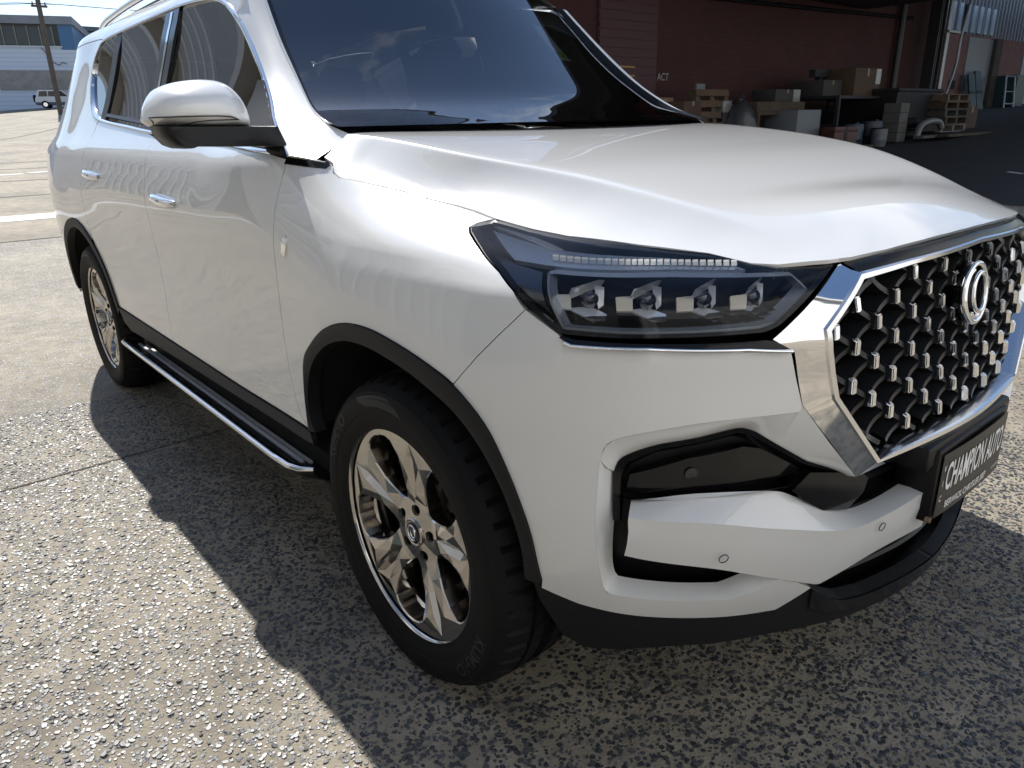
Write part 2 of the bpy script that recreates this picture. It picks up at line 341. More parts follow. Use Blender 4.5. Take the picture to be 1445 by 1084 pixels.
# outlines measured on the car, as (distance along the body, height) or (x, y) on the bonnet, metres
T={
'arch_out':[(-0.4223,0.5188),(-0.4115,0.6497),(-0.3872,0.7244),(-0.3267,0.7764),(-0.2212,0.8393),(-0.1249,0.8683),(-0.0286,0.8771),(0.0696,0.8697),(0.1925,0.8485),(0.27,0.8236),(0.3444,0.7677),(0.3898,0.6936),(0.4183,0.628),(0.437,0.5637),(0.4479,0.459)],
'arch_in':[(-0.3833,0.521),(-0.4062,0.5705),(-0.3862,0.6565),(-0.3325,0.7283),(-0.2349,0.7927),(-0.1323,0.828),(-0.0335,0.8368),(0.0797,0.8267),(0.1671,0.8098),(0.2622,0.7754),(0.3247,0.7267),(0.3723,0.6596),(0.4003,0.592),(0.4138,0.5234),(0.4112,0.4514)],
'shut':[(-0.3442,1.1969),(-0.3215,1.1777),(-0.2909,1.1671),(-0.2613,1.1649),(-0.1749,1.1552),(-0.0985,1.1459),(-0.0078,1.1326),(0.0786,1.1241),(0.1391,1.1171),(0.2121,1.1063)],
'lamp_rear':[(0.2151,1.1052),(0.1853,1.0981),(0.1817,1.0934),(0.2,1.0852),(0.257,1.0669),(0.344,1.0361),(0.3939,1.0124),(0.4325,0.9886),(0.4943,0.9514)],
'lamp_top':[(0.2177,1.1042),(0.3227,1.0927),(0.4243,1.086),(0.6313,1.0736),(0.8065,1.0605),(0.8769,1.0458),(0.9295,1.0412),(1.036,1.0354)],
'lamp_low':[(1.0452,1.0357),(0.9699,1.0028),(0.8668,0.9547),(0.838,0.9493),(0.4989,0.9542)],
'gap':[(0.4223,0.9811),(0.3743,0.9351),(0.3283,0.8895),(0.2671,0.8244)],
'blade_top':[(0.6097,0.646),(0.7478,0.6551),(0.932,0.6273),(0.9872,0.6007),(1.1209,0.5391),(1.1967,0.5332),(1.365,0.5519)],
'sensors':[(0.7902,0.543),(1.1792,0.5084)],
'shut_h':[(-0.5636,-0.7634),(-0.416,-0.8378),(-0.392,-0.8331),(-0.3558,-0.8446),(-0.3202,-0.8617),(-0.2913,-0.8612),(-0.2651,-0.8515),(-0.1765,-0.8353),(-0.0985,-0.8215),(-0.0065,-0.8115),(0.0789,-0.8016),(0.1384,-0.7998),(0.2057,-0.8002)],
'top_h':[(0.2066,-0.8001),(0.2965,-0.7894),(0.3742,-0.7742),(0.4807,-0.7064),(0.5711,-0.6265),(0.6328,-0.5911),(0.664,-0.5544),(0.7154,-0.4723)],
'bump_top':[(0.4893,0.951),(0.5147,0.9358),(0.6356,0.9349),(0.8926,0.9115)],
}
# ---------------- car materials ----------------
paint=mat('white_pearl_paint',(.78,.78,.765),.30,0,1.0,.015,spec=.5)
clad=mat('grey_cladding_plastic',(.012,.0125,.0135),.52,spec=.25,bump=(900,.12))
blackp=mat('black_plastic',(.006,.006,.007),.40,spec=.3)
ribm=mat('grille_plastic',(.016,.017,.019),.34)
gloss=mat('piano_black',(.004,.004,.005),.12,0,0,.01,spec=.45)
chrome=mat('chrome',(.93,.935,.94),.05,1.)
satin=mat('satin_chrome',(.86,.86,.85),.18,1.)
wheelm=mat('dark_chrome_alloy',(.60,.565,.52),.12,1.)
rubber=mat('tyre_rubber',(.0055,.0055,.006),.66,spec=.22,bump=(350,.15))
liner=mat('wheel_arch_liner',(.006,.006,.006),.9)
seatm=mat('charcoal_seat',(.03,.03,.033),.6)
dashm=mat('dark_dashboard',(.014,.014,.016),.55)
headl=mat('cream_headlining',(.07,.068,.065),.9)
discm=mat('brake_disc_steel',(.28,.27,.26),.3,1.)
red=mat('red_lens',(.25,.008,.01),.1,0,1.)
whitep=mat('white_lettering',(.86,.86,.84),.5)
platem=mat('black_number_plate',(.028,.026,.023),.38,noise=(40,.3))
screen=glassmat('windscreen_glass',(.60,.64,.67),2.25)
tint=glassmat('privacy_glass',(.10,.105,.11),2.2)
lens=glassmat('clear_lens',(.93,.94,.95),1.33)
drlm=mat('drl_clear_plastic',(.60,.65,.72),.22,.35,1.,.02)
projm=mat('projector_silver',(.90,.91,.93),.20,.45)
reflm=mat('amber_white_reflector',(.78,.76,.71),.15,.35)
# =====================================================================
# ground
# =====================================================================
def spl(v,w): return w*np.logaddexp(0,np.asarray(v,float)/w)
def gz(x,y): return .036*spl(-np.asarray(x,float)-6,1.5)+.09*spl(np.asarray(y,float)-3.4,.7)-.06*spl(np.asarray(y,float)-13,1.5)-.026*spl(np.asarray(y,float)-40,4)
def gzf(x,y): return float(gz(x,y))
def ground_material():
    m=bpy.data.materials.new('exposed_aggregate_concrete'); m.use_nodes=True; t=m.node_tree; L=t.links.new; b=t.nodes['Principled BSDF']
    g=t.nodes.new('ShaderNodeNewGeometry')
    def n(tp,**k):
        q=t.nodes.new(tp)
        for a,c in k.items(): setattr(q,a,c)
        return q
    vo=n('ShaderNodeTexVoronoi',feature='F1'); vo.inputs['Scale'].default_value=62; vo.inputs['Randomness'].default_value=1.0
    L(g.outputs['Position'],vo.inputs['Vector'])
    n1=n('ShaderNodeTexNoise'); n1.inputs['Scale'].default_value=140; n1.inputs['Detail'].default_value=3; L(g.outputs['Position'],n1.inputs['Vector'])
    n2=n('ShaderNodeTexNoise'); n2.inputs['Scale'].default_value=.9; n2.inputs['Detail'].default_value=7; n2.inputs['Roughness'].default_value=.6; L(g.outputs['Position'],n2.inputs['Vector'])
    n3=n('ShaderNodeTexNoise'); n3.inputs['Scale'].default_value=9; n3.inputs['Detail'].default_value=6; L(g.outputs['Position'],n3.inputs['Vector'])
    # stones: cells whose random value is low, away from the cell border
    sm_=n('ShaderNodeMapRange'); sm_.inputs['From Min'].default_value=.40; sm_.inputs['From Max'].default_value=.52; sm_.inputs['To Min'].default_value=1; sm_.inputs['To Max'].default_value=0
    L(vo.outputs['Distance'],sm_.inputs['Value'])
    sep=n('ShaderNodeSeparateColor'); L(vo.outputs['Color'],sep.inputs[0])
    lt=n('ShaderNodeMath',operation='LESS_THAN'); lt.inputs[1].default_value=.62; L(sep.outputs[0],lt.inputs[0])
    mk=n('ShaderNodeMath',operation='MULTIPLY'); L(sm_.outputs[0],mk.inputs[0]); L(lt.outputs[0],mk.inputs[1])
    # smooth concrete beyond x = -8.9
    sx=n('ShaderNodeSeparateXYZ'); L(g.outputs['Position'],sx.inputs[0])
    far=n('ShaderNodeMapRange'); far.inputs['From Min'].default_value=-8.95; far.inputs['From Max'].default_value=-8.85; L(sx.outputs[0],far.inputs['Value'])
    mk2=n('ShaderNodeMath',operation='MULTIPLY'); L(mk.outputs[0],mk2.inputs[0]); L(far.outputs[0],mk2.inputs[1])
    cem=n('ShaderNodeValToRGB'); cem.color_ramp.elements[0].position=.3; cem.color_ramp.elements[1].position=.75
    cem.color_ramp.elements[0].color=(.245,.211,.156,1); cem.color_ramp.elements[1].color=(.395,.345,.260,1); L(n3.outputs['Fac'],cem.inputs[0])
    dirt=n('ShaderNodeValToRGB'); dirt.color_ramp.elements[0].position=.35; dirt.color_ramp.elements[1].position=.6; dirt.color_ramp.elements[0].color=(.66,.66,.68,1); dirt.color_ramp.elements[1].color=(1,1,1,1); L(n2.outputs['Fac'],dirt.inputs[0])
    mul=n('ShaderNodeMix',data_type='RGBA',blend_type='MULTIPLY'); mul.inputs['Factor'].default_value=1; L(cem.outputs[0],mul.inputs['A']); L(dirt.outputs[0],mul.inputs['B'])
    st=n('ShaderNodeValToRGB'); st.color_ramp.elements[0].color=(.035,.039,.046,1); st.color_ramp.elements[1].color=(.15,.145,.135,1); L(sep.outputs[1],st.inputs[0])
    mx_=n('ShaderNodeMix',data_type='RGBA'); L(mk2.outputs[0],mx_.inputs['Factor']); L(mul.outputs['Result'],mx_.inputs['A']); L(st.outputs[0],mx_.inputs['B'])
    L(mx_.outputs['Result'],b.inputs['Base Color'])
    ro=n('ShaderNodeMapRange'); ro.inputs['To Min'].default_value=.85; ro.inputs['To Max'].default_value=.46; L(mk2.outputs[0],ro.inputs['Value']); L(ro.outputs[0],b.inputs['Roughness'])
    hh=n('ShaderNodeMath',operation='MULTIPLY_ADD'); hh.inputs[1].default_value=.8; L(mk2.outputs[0],hh.inputs[0]); L(n1.outputs['Fac'],hh.inputs[2])
    # every stone top tilts a little its own way
    bp=n('ShaderNodeBump'); bp.inputs['Strength'].default_value=.55; bp.inputs['Distance'].default_value=.006; L(hh.outputs[0],bp.inputs['Height'])
    vs_=n('ShaderNodeVectorMath',operation='SUBTRACT'); vs_.inputs[1].default_value=(.5,.5,.5); L(vo.outputs['Color'],vs_.inputs[0])
    sc_=n('ShaderNodeVectorMath',operation='SCALE'); L(vs_.outputs[0],sc_.inputs[0]); m3=n('ShaderNodeMath',operation='MULTIPLY'); m3.inputs[1].default_value=.55; L(mk2.outputs[0],m3.inputs[0]); L(m3.outputs[0],sc_.inputs['Scale'])
    av=n('ShaderNodeVectorMath',operation='ADD'); L(bp.outputs[0],av.inputs[0]); L(sc_.outputs[0],av.inputs[1]); nv=n('ShaderNodeVectorMath',operation='NORMALIZE'); L(av.outputs[0],nv.inputs[0]); L(nv.outputs[0],b.inputs['Normal'])
    return m
gm=ground_material()
gxs=np.unique(np.round(np.concatenate([np.linspace(-420,-120,16),np.linspace(-120,-30,46),np.linspace(-30,12,85),np.linspace(12,60,25),np.linspace(60,300,13)]),3))
gys=np.unique(np.round(np.concatenate([np.linspace(-300,-60,13),np.linspace(-60,-8,27),np.linspace(-8,20,71),np.linspace(20,60,41),np.linspace(60,380,17)]),3))
GX,GY=np.meshgrid(gxs,gys,indexing='ij'); GZ=gz(GX,GY)
V,F=grid([[(x,y,z) for x,y,z in zip(r1,r2,r3)] for r1,r2,r3 in zip(GX,GY,GZ)]); F=[tuple(reversed(f)) for f in F]
ground_o=tag(add('ground',mesh('ground',V,F,gm,None,60)),'sunlit exposed aggregate concrete yard','ground',kind='structure')
# loose-set aggregate stones standing proud of the cement close to the car
def stones():
    pts=[]; need=165000
    P=RNG.uniform([-2.7,-2.75],[2.0,1.7],(need,2))
    hid=(P[:,0]<.28)&(P[:,0]>-2.7)&(P[:,1]>-.74); P=P[~hid]
    cell={}; keep=[]
    size=RNG.lognormal(math.log(.0055),.34,len(P)).clip(.0028,.0105)      # half-length
    # thin out overlaps on a coarse grid
    key=np.floor(P/.0100).astype(int); _,idx=np.unique(key[:,0]*100000+key[:,1],return_index=True); P=P[idx]; size=size[idx]
    n=len(P); k=6; ang=RNG.uniform(0,2*PI,n); asp=RNG.uniform(.55,.95,n); hgt=size*RNG.uniform(.14,.36,n)
    th=np.linspace(0,2*PI,k,endpoint=False)[None]+RNG.uniform(-.25,.25,(n,k)); rr=RNG.uniform(.78,1.15,(n,k))
    lx=np.cos(th)*rr*size[:,None]; ly=np.sin(th)*rr*(size*asp)[:,None]
    c,s=np.cos(ang)[:,None],np.sin(ang)[:,None]; X=lx*c-ly*s; Y=lx*s+ly*c
    tx=RNG.normal(0,.11,n)[:,None]; ty=RNG.normal(0,.11,n)[:,None]
    z0=gz(P[:,0],P[:,1])[:,None]
    bot=np.stack([P[:,:1]+X,P[:,1:]+Y,np.broadcast_to(z0-.003,X.shape)],-1)
    f=.74; top=np.stack([P[:,:1]+X*f,P[:,1:]+Y*f,z0+hgt[:,None]+X*f*tx+Y*f*ty],-1)
    Vv=np.concatenate([bot,top],1).reshape(-1,3)
    base=(np.arange(n)*2*k)[:,None]; i=np.arange(k); j=(i+1)%k
    q=np.stack([base+i,base+j,base+k+j,base+k+i],-1).reshape(-1,4); tp=(base+k+i)
    me=bpy.data.meshes.new('aggregate_stones'); nq=len(q)
    me.vertices.add(len(Vv)); me.vertices.foreach_set('co',Vv.ravel().astype(np.float32))
    loops=np.concatenate([q.ravel(),tp.ravel()]); me.loops.add(len(loops)); me.loops.foreach_set('vertex_index',loops.astype(np.int32))
    starts=np.concatenate([np.arange(nq)*4,nq*4+np.arange(n)*k]); me.polygons.add(nq+n); me.polygons.foreach_set('loop_start',starts.astype(np.int32))
    me.update(calc_edges=True); me.shade_flat()
    colr=RNG.uniform(0,1,n); at=me.attributes.new('stone_tone','FLOAT','POINT'); at.data.foreach_set('value',np.repeat(colr,2*k).astype(np.float32))
    m=bpy.data.materials.new('basalt_aggregate'); m.use_nodes=True; t=m.node_tree; b=t.nodes['Principled BSDF']
    a=t.nodes.new('ShaderNodeAttribute'); a.attribute_name='stone_tone'; r=t.nodes.new('ShaderNodeValToRGB')
    e=r.color_ramp.elements; e[0].color=(.034,.037,.043,1); e[1].color=(.26,.245,.215,1); e[0].position=.1; x=e.new(.72); x.color=(.085,.087,.087,1)
    t.links.new(a.outputs['Fac'],r.inputs[0]); t.links.new(r.outputs[0],b.inputs['Base Color']); b.inputs['Roughness'].default_value=.46; b.inputs['Specular IOR Level'].default_value=.75
    nz=t.nodes.new('ShaderNodeTexNoise'); nz.inputs['Scale'].default_value=420; gg=t.nodes.new('ShaderNodeNewGeometry'); t.links.new(gg.outputs['Position'],nz.inputs['Vector']); bb=t.nodes.new('ShaderNodeBump'); bb.inputs['Strength'].default_value=.2; bb.inputs['Distance'].default_value=.002; t.links.new(nz.outputs['Fac'],bb.inputs['Height']); t.links.new(bb.outputs[0],b.inputs['Normal'])
    me.materials.append(m); return me
tag(add('aggregate_stones',stones()),'dark basalt chips set in the cement around the car','aggregate',kind='stuff')
def gstrip(name,path,w,m,h=.004,label=None,n=40,cat=None,kind=None):
    P=resample(path,n); t=np.gradient(P,axis=0); t/=np.linalg.norm(t,axis=1)[:,None]; q=np.stack([-t[:,1],t[:,0]],-1)*w/2
    a=[(x,y,gzf(x,y)+h) for x,y in P+q]; b=[(x,y,gzf(x,y)+h) for x,y in P-q]
    o=obj(name,grid([b,a]),m)
    if o.data.polygons[0].normal.z<0: o.data.flip_normals()
    return tag(o,label,cat,None,kind)
# =====================================================================
# the car: body
# =====================================================================
def bod(off): return lambda s,z: body(s,z,off)
def B3(pts,off=0.):
    a=np.array(pts,float); return body(a[:,0],a[:,1],off)
def clip(poly,ax,val,keep_greater):
    out=[]; n=len(poly)
    for i in range(n):
        a,b=poly[i],poly[(i+1)%n]; ia=(a[ax]>=val)==keep_greater; ib=(b[ax]>=val)==keep_greater
        if ia: out.append(tuple(a))
        if ia!=ib:
            t=(val-a[ax])/(b[ax]-a[ax]); out.append(tuple(np.array(a)+t*(np.array(b)-np.array(a))))
    return out
car=tag(empty('parked_suv'),'large white seven-seat SUV with chrome-studded black grille, filling the foreground','car')
def part(name,VF,m,parent=car,smooth=30,label=None):
    o=obj(name,VF,m,parent,None if len(VF)>2 else smooth)
    if label: o['label']=label
    return o
def pair(name,VF,m,parent=car,smooth=30):
    return part(name,VF,m,parent,smooth),part(name,mir(VF),m,parent,smooth)
# --- lines ---
door_f=sm([(-.428,.516),(-.475,.545),(-.512,.64),(-.525,.78),(-.505,.95),(-.487,1.08),(-.478,1.155),(-.482,1.206)],4)
split=[(-1.612,.512),(-1.612,.66),(-1.618,.80),(-1.614,1.0),(-1.608,1.12),(-1.612,1.255)]
def beltz(x): return float(np.interp(x,[-2.64,-2.43,-1.67,-.77,-.48,-.345],[1.345,1.3149,1.2668,1.2311,1.2114,1.198]))
arch_o=sm(T['arch_out'],4); arch_i=sm(T['arch_in'],4)
RX=-2.865
def circ(R,a0,a1,n,zx=1.0): return [(RX+R*math.cos(math.radians(a)),.380+zx*R*math.sin(math.radians(a))) for a in np.linspace(a0,a1,n)]
rarch_o=circ(.502,14,166,40); rarch_i=circ(.458,10,170,40)
# --- fender ---
k=T['arch_out'].index(T['arch_out'][9]); ao=[q for q in arch_o if q[0]<.268]
fen=list(door_f)+[(-.40,1.203)]+T['shut']+T['lamp_rear'][1:7]+[(.4265,.9845)]+T['gap'][1:3]+[(.268,.8245)]+ao[::-1]
FEN=panel(fen,body,.022); pair('front_fender',FEN,paint)
# --- doors ---
fd=[(-.428,.5155)]+[(-.9,.508),(-1.612,.512)]+split[1:]+[(x,beltz(x)) for x in np.linspace(-1.5,-.55,9)]+list(door_f)[::-1][:-1]
FD=panel(fd,body,.03)
fdoors=pair('door',FD,paint)
rd=list(split[::-1])+[(-2.0,.515),(-2.378,.5195)]+[q for q in rarch_o if .53<q[1]<.80 and q[0]>RX]+[(-2.60,.86),(-2.625,1.0),(-2.60,1.15),(-2.545,1.26),(-2.52,beltz(-2.52))]+[(x,beltz(x)) for x in np.linspace(-2.43,-1.7,8)]
RD=panel(rd,body,.03)
rdoors=pair('door',RD,paint)
# --- window opening ---
DLO=[(-.4844,1.2114),(-.7714,1.2311),(-1.2,1.249),(-1.6717,1.2668),(-2.05,1.290),(-2.4303,1.3149),(-2.56,1.330),(-2.68,1.365),(-2.79,1.44),(-2.85,1.53),(-2.845,1.60),(-2.79,1.66),(-2.72,1.679),(-2.43,1.690),(-2.1,1.697),(-1.65,1.700),(-1.46,1.694),(-1.34,1.685),(-1.24,1.665),(-1.15,1.632),(-1.06,1.583),(-.98,1.529),(-.89,1.466),(-.80,1.402),(-.65,1.307)]
DLO=[tuple(q) for q in np.vstack([DLO[:1],crspline(DLO,4)[1:-1],DLO[-1:]])]
DI=shrink(np.array(DLO),.012)
# --- quarter panel with the rear pillar ---
ra=[q for q in rarch_o if not(q[1]<.80 and q[0]>RX)]
dl_rear=[q for q in DLO if q[0]<-2.50]
top_r=[(-2.72,1.679),(-2.9,1.688),(-3.1,1.69),(-3.3,1.685),(-3.46,1.665)]
dl=[q for q in dl_rear if q[0]<-2.52 and not (q[1]>1.665 and q[0]>-2.72)]
qp=[(-2.60,.86)]+ra+[(-3.37,.43),(-3.86,.46),(-3.90,.75),(-3.90,1.0),(-3.88,1.15),(-3.85,1.22),(-3.72,1.275),(-3.66,1.40),(-3.58,1.55),(-3.47,1.66)]+top_r[::-1]+dl[::-1]+[(-2.545,1.26),(-2.60,1.15),(-2.625,1.0)]
QP=panel(qp,body,.03); pair('quarter_panel',QP,paint)
# --- roof edge (cant rail) and roof ---
RXs=[-1.06,-1.25,-1.45,-1.8,-2.3,-2.9,-3.2,-3.42,-3.50]; RZ=[1.700,1.730,1.750,1.768,1.772,1.757,1.738,1.70,1.672]
def rz(x): return catm(RXs[::-1],np.array(RZ[::-1]),np.atleast_1d(np.asarray(x,float)))
cr_low=[q for q in DLO if q[1]>1.60 and q[0]>-2.75 ]
cant=[(q[0],q[1]) for q in cr_low]+[(-1.10,1.63),(-1.12,1.68)]+[(x,float(rz(x)[0])) for x in np.linspace(-1.2,-3.46,24)]+[(-3.44,1.668),(-3.3,1.688),(-3.1,1.692),(-2.9,1.69),(-2.76,1.682)]
pair('cant_rail',panel(cant,body,.03,gap=.0005),paint)
def roofrow(x):
    e=body([x],rz(x))[0]; ye=-e[1]; zc=e[2]+.032
    return [(x,y,e[2]+(zc-e[2])*(1-(abs(y)/ye)**2.6)) for y in np.linspace(-ye,ye,33)]
rows=[[tuple(v) for v in wind(np.linspace(-1,1,33),np.full(33,1.))]]
rows[0]=[(a,b,c+.004) for a,b,c in rows[0]]
rows+=[roofrow(x) for x in np.linspace(-1.32,-3.46,26)]
part('roof',grid(rows),paint)
spo=[[(-3.44,y,1.70+.018*(1-(y/.7)**2)) for y in np.linspace(-.60,.60,25)],[(-3.62,y,1.672+.02*(1-(y/.7)**2)) for y in np.linspace(-.585,.585,25)],[(-3.63,y,1.655+.02*(1-(y/.7)**2)) for y in np.linspace(-.585,.585,25)],[(-3.44,y,1.62) for y in np.linspace(-.58,.58,25)]]
part('roof_spoiler',grid(spo),paint)
# --- rear end ---
tail=[]
for z in [.46,.6,.75,.9,1.0,1.1,1.2]:
    e=body([-3.9],[z])[0]; tail.append([(e[0]-.02-.05*(1-(y/e[1])**2),y,z) for y in np.linspace(e[1],-e[1],21)])
part('tailgate',grid(tail[::-1]),paint)
gl=[]
for z,s in [(1.21,-3.86),(1.28,-3.73),(1.42,-3.66),(1.56,-3.58),(1.66,-3.48)]:
    e=body([s],[z])[0]; gl.append([(e[0]-.03*(1-(y/e[1])**2),y,z) for y in np.linspace(e[1],-e[1],21)])
part('rear_window',grid(gl[::-1]),tint)
tl=[(-3.66,1.20),(-3.70,1.245),(-3.80,1.225),(-3.89,1.16),(-3.89,1.02),(-3.82,1.03),(-3.74,1.12)]
pair('tail_light',panel(tl,bod(.006),.02),red)
# --- A pillars: loft from the window edge to the windscreen edge ---
wl=_we*np.array([1,-1,1])
rowsP=[]
outer=[(-.400,1.2012),(-.484,1.212),(-.57,1.257),(-.69,1.333),(-.80,1.402),(-.98,1.529),(-1.15,1.632),(-1.24,1.668)]
inner=[(-.4345,-.7275,1.2515),(-.51,-.765,1.284),(-.59,-.762,1.312),(-.66,-.748,1.348),(-.75,-.728,1.404),(-.885,-.705,1.508),(-1.03,-.672,1.638),(-1.10,-.655,1.705)]
oc=crspline(outer,5); oc=body(oc[:,0],oc[:,1],0.); ic=crspline(inner,5)
nrow=9; out=[]
for a,b in zip(oc,ic):
    w=np.linspace(0,1,nrow); ch=b-a; nrm=np.array([.35,-.8,.45]); nrm/=np.linalg.norm(nrm)
    out.append([a+ch*t+nrm*.006*math.sin(PI*t)*min(1,np.linalg.norm(ch)/.1) for t in w])
pair('a_pillar',grid([list(r) for r in np.array(out).transpose(1,0,2)]),paint,smooth=50)
# windscreen side moulding between pillar and glass
mo=[]
ii=crspline(inner,5)[5:]; ww=resample(wl,len(ii))
mo=[ii,ii*.45+ww*.55+np.array([.004,-.004,.004]),ww]
mo2=ii*.55+ww*.45+np.array([.003,-.003,.003])
pair('windscreen_moulding',grid([list(map(tuple,r)) for r in (ii,ii*.8+mo2*.2+np.array([.002,-.002,.002]),mo2)]),paint,smooth=50)
pair('windscreen_seal',grid([list(map(tuple,r)) for r in (mo2,ww)]),blackp,smooth=50)
# --- windscreen ---
uv=np.linspace(-1,1,49); tv=np.linspace(0,1,25)
rows=[[tuple(q) for q in wind(uv,np.full(49,t))] for t in tv]
part('windscreen',grid(rows),screen,smooth=60)
bd=[]
def bstrip(v0,v1,t0,t1,n=40):
    v=np.linspace(v0[0],v1[0],n); a=np.array([wind([vv],[tt])[0] for vv,tt in zip(np.linspace(v0[0],v1[0],n),np.linspace(t0[0],t1[0],n))]); b=np.array([wind([vv],[tt])[0] for vv,tt in zip(np.linspace(v0[1],v1[1],n),np.linspace(t0[1],t1[1],n))])
    d=np.array([.004,0,.004]); return grid([list(map(tuple,a-d)),list(map(tuple,b-d))])
part('windscreen_border',join(bstrip((-1,-.90),(-1,-.955),(0,0.0),(1,1)),mir(bstrip((-1,-.90),(-1,-.955),(0,0.0),(1,1))),bstrip((-.95,-.95),(.95,.95),(0,.13),(0,.13)),bstrip((-1,-1),(1,1),(.95,1),(.95,1))),blackp)
part('cowl',grid([[(x-.02,y*.95,z-.02) for x,y,z in map(tuple,wind(uv,np.full(49,.0)))],[(x+.10,y*.92,z-.10) for x,y,z in map(tuple,wind(uv,np.full(49,.0)))]][::-1]),blackp)
# --- bonnet ---
side=[(-.432,-.727),(-.412,-.800),(-.395,-.846)]+T['shut_h'][3:]+T['top_h'][1:-1]+[(.706,-.466),(.722,-.416),(.739,-.32),(.7505,-.2),(.7565,-.09)]
hood_poly=[(-.43,-.727)]+side+[(.7648,0.)]
hp=side+[(.758,0.)]+[(x,-y) for x,y in side[::-1]]+[(-.43,.60),(-.415,.35),(-.41,0),(-.415,-.35),(-.43,-.60)]
rxs=np.linspace(-.44,.66,90); rys=catm(HRX,np.array(HRY),rxs)
rl_=[[(x,s_*(y+o_)) for x,y in zip(rxs,rys)] for s_ in (-1,1) for o_ in (-.030,-.016,-.008,-.003,.001,.005,.010,.018,.032)]
part('bonnet',panel(hp,hood,.020,flange=.008,lines=rl_),paint)
# --- front bumper cover ---
bt=T['bump_top']
rl=[(.5659,.5326),(.5715,.4824),(.5812,.4563),(.70,.437),(.8425,.4186),(.90,.428),(.9438,.4442),(1.0,.418),(1.0485,.3855)]
ao2=[q for q in arch_o if q[0]>=.268]
bp_=[(.4265,.9845),(.489,.9515)]+sm([(.489,.9515),(.5147,.9358),(.6356,.934),(.78,.925),(.8926,.9105)],3)[1:]+[(.9302,.8111),(.927,.799)]+sm([(.927,.799),(.83,.8065),(.7303,.8072),(.66,.798),(.6055,.7854),(.578,.77),(.567,.74)],3)[1:]+[(.562,.66),(.561,.58)]+rl+[(.98,.3405),(.75,.376),(.5211,.412),(.4426,.4351),(.4479,.459)]+ao2[::-1][1:]+[(.268,.8245)]+T['gap'][::-1][1:]
bump=panel(bp_,body,.02,gap=.0003)
bumper=part('front_bumper',bump,paint); part('front_bumper',mir(bump),paint)
# chamfer running into the side intake
Bf=[(1.0922,.6363),(1.01,.722),(.9302,.8111),(.927,.799)]+sm([(.927,.799),(.83,.8065),(.7303,.8072),(.66,.798),(.6055,.7854),(.578,.77),(.567,.74)],3)[1:]
Be=[(1.0871,.634),(.9899,.6775),(.9,.735),(.8523,.7656)]+sm([(.845,.7685),(.824,.7747),(.74,.766),(.6679,.7573),(.62,.742),(.5988,.728),(.59,.705)],3)[1:]
n=44; A3=resample(B3(dense(Bf,.02,False)),n); E3=resample(B3(dense(Be,.02,False),-.034),n)
ch1=grid([A3,A3*.5+E3*.5+np.array([.003,-.003,-.002]),E3][::-1])
Bf2=[(.567,.74),(.562,.66),(.561,.58)]+rl[:7]; Be2=[(.59,.705),(.5915,.62),(.588,.55),(.588,.51),(.592,.482),(.60,.468),(.72,.448),(.8425,.430),(.88,.440),(.9438,.460)]
A3=resample(B3(dense(Bf2,.02,False)),n); E3=resample(B3(dense(Be2,.02,False),-.045),n); ch2=grid([A3,A3*.5+E3*.5+np.array([.002,-.002,0]),E3][::-1])
pair('intake_surround',join(ch1,ch2),paint,bumper,smooth=40)
# black backing of the side intakes and the centre opening
bk=[(.575,.45),(.575,.74),(.66,.785),(.83,.80),(.93,.76),(1.05,.68),(1.12,.66),(1.501,.66),(1.501,.27),(1.15,.29),(1.04,.36),(.95,.43),(.85,.415),(.60,.455)]
part('intake_backing',both(panel(bk,bod(-.075),.04,flange=0,gap=0)),blackp,bumper)
# glossy black rim around each intake, and the smoked fog lens
rim_o=[(1.0871,.6363),(.9899,.6795),(.8523,.7676),(.824,.7767),(.6679,.7593),(.5988,.7326),(.5881,.7059),(.5895,.61)]
rim_i=[(1.06,.628),(.985,.664),(.846,.748),(.82,.754),(.672,.737),(.622,.715),(.608,.69),(.608,.60)]
def strip(o,i,off_o,off_i,n=50):
    a=resample(B3(dense(o,.02,False),off_o),n); b=resample(B3(dense(i,.02,False),off_i),n); return grid([a,a*.5+b*.5+np.array([.006,-.002,.001]),b][::-1])
pair('intake_rim',strip(rim_o,rim_i,-.030,-.050),gloss,bumper)
fg=[(.612,.655),(.62,.692),(.735,.7193),(.852,.7277),(.8937,.7169),(1.0135,.6456),(.80,.652)]
fogl=pair('fog_light_cover',panel(fg,bod(-.052),.03,flange=.01,gap=0),gloss,bumper)
def disc_on(s,z,off,r,thick,seg=20,rin=0.):
    P=body([s],[z],off)[0]; Nn=fnormal(bod(off),[s],[z])[0]; a=np.cross(Nn,[0,0,1]); a/=np.linalg.norm(a); b=np.cross(Nn,a)
    ring=lambda q,h:[tuple(P+q*(math.cos(t)*a+math.sin(t)*b)+Nn*h) for t in np.linspace(0,2*PI,seg,endpoint=False)]
    if rin: V,F=grid([ring(rin,0),ring(rin,thick),ring(r,thick),ring(r,0)],False,True); return V,[tuple(reversed(f)) for f in F]
    V,F=grid([ring(r,0),ring(r*.97,thick),ring(r*.5,thick*1.15),ring(.001,thick*1.2)],False,True); return V,F
pair('fog_lamp_lens',disc_on(.742,.690,-.051,.012,.003),mat('smoked_lens',(.012,.012,.014),.05,0,.6),bumper)
# horizontal ledge under the fog cover and the glossy bridge piece towards the grille
pair('intake_ledge',strip([(.60,.655),(.78,.650),(.93,.640),(1.04,.63)],[(.60,.640),(.78,.632),(.93,.618),(1.0,.60)],-.030,-.07),blackp,bumper)
bridge=[(1.0,.655),(1.0871,.634),(1.125,.640),(1.175,.600),(1.165,.572),(1.12,.545),(1.05,.562),(.99,.600),(.96,.628)]
pair('intake_bridge',panel(bridge,bod(-.028),.02,flange=.03,gap=0),gloss,bumper)
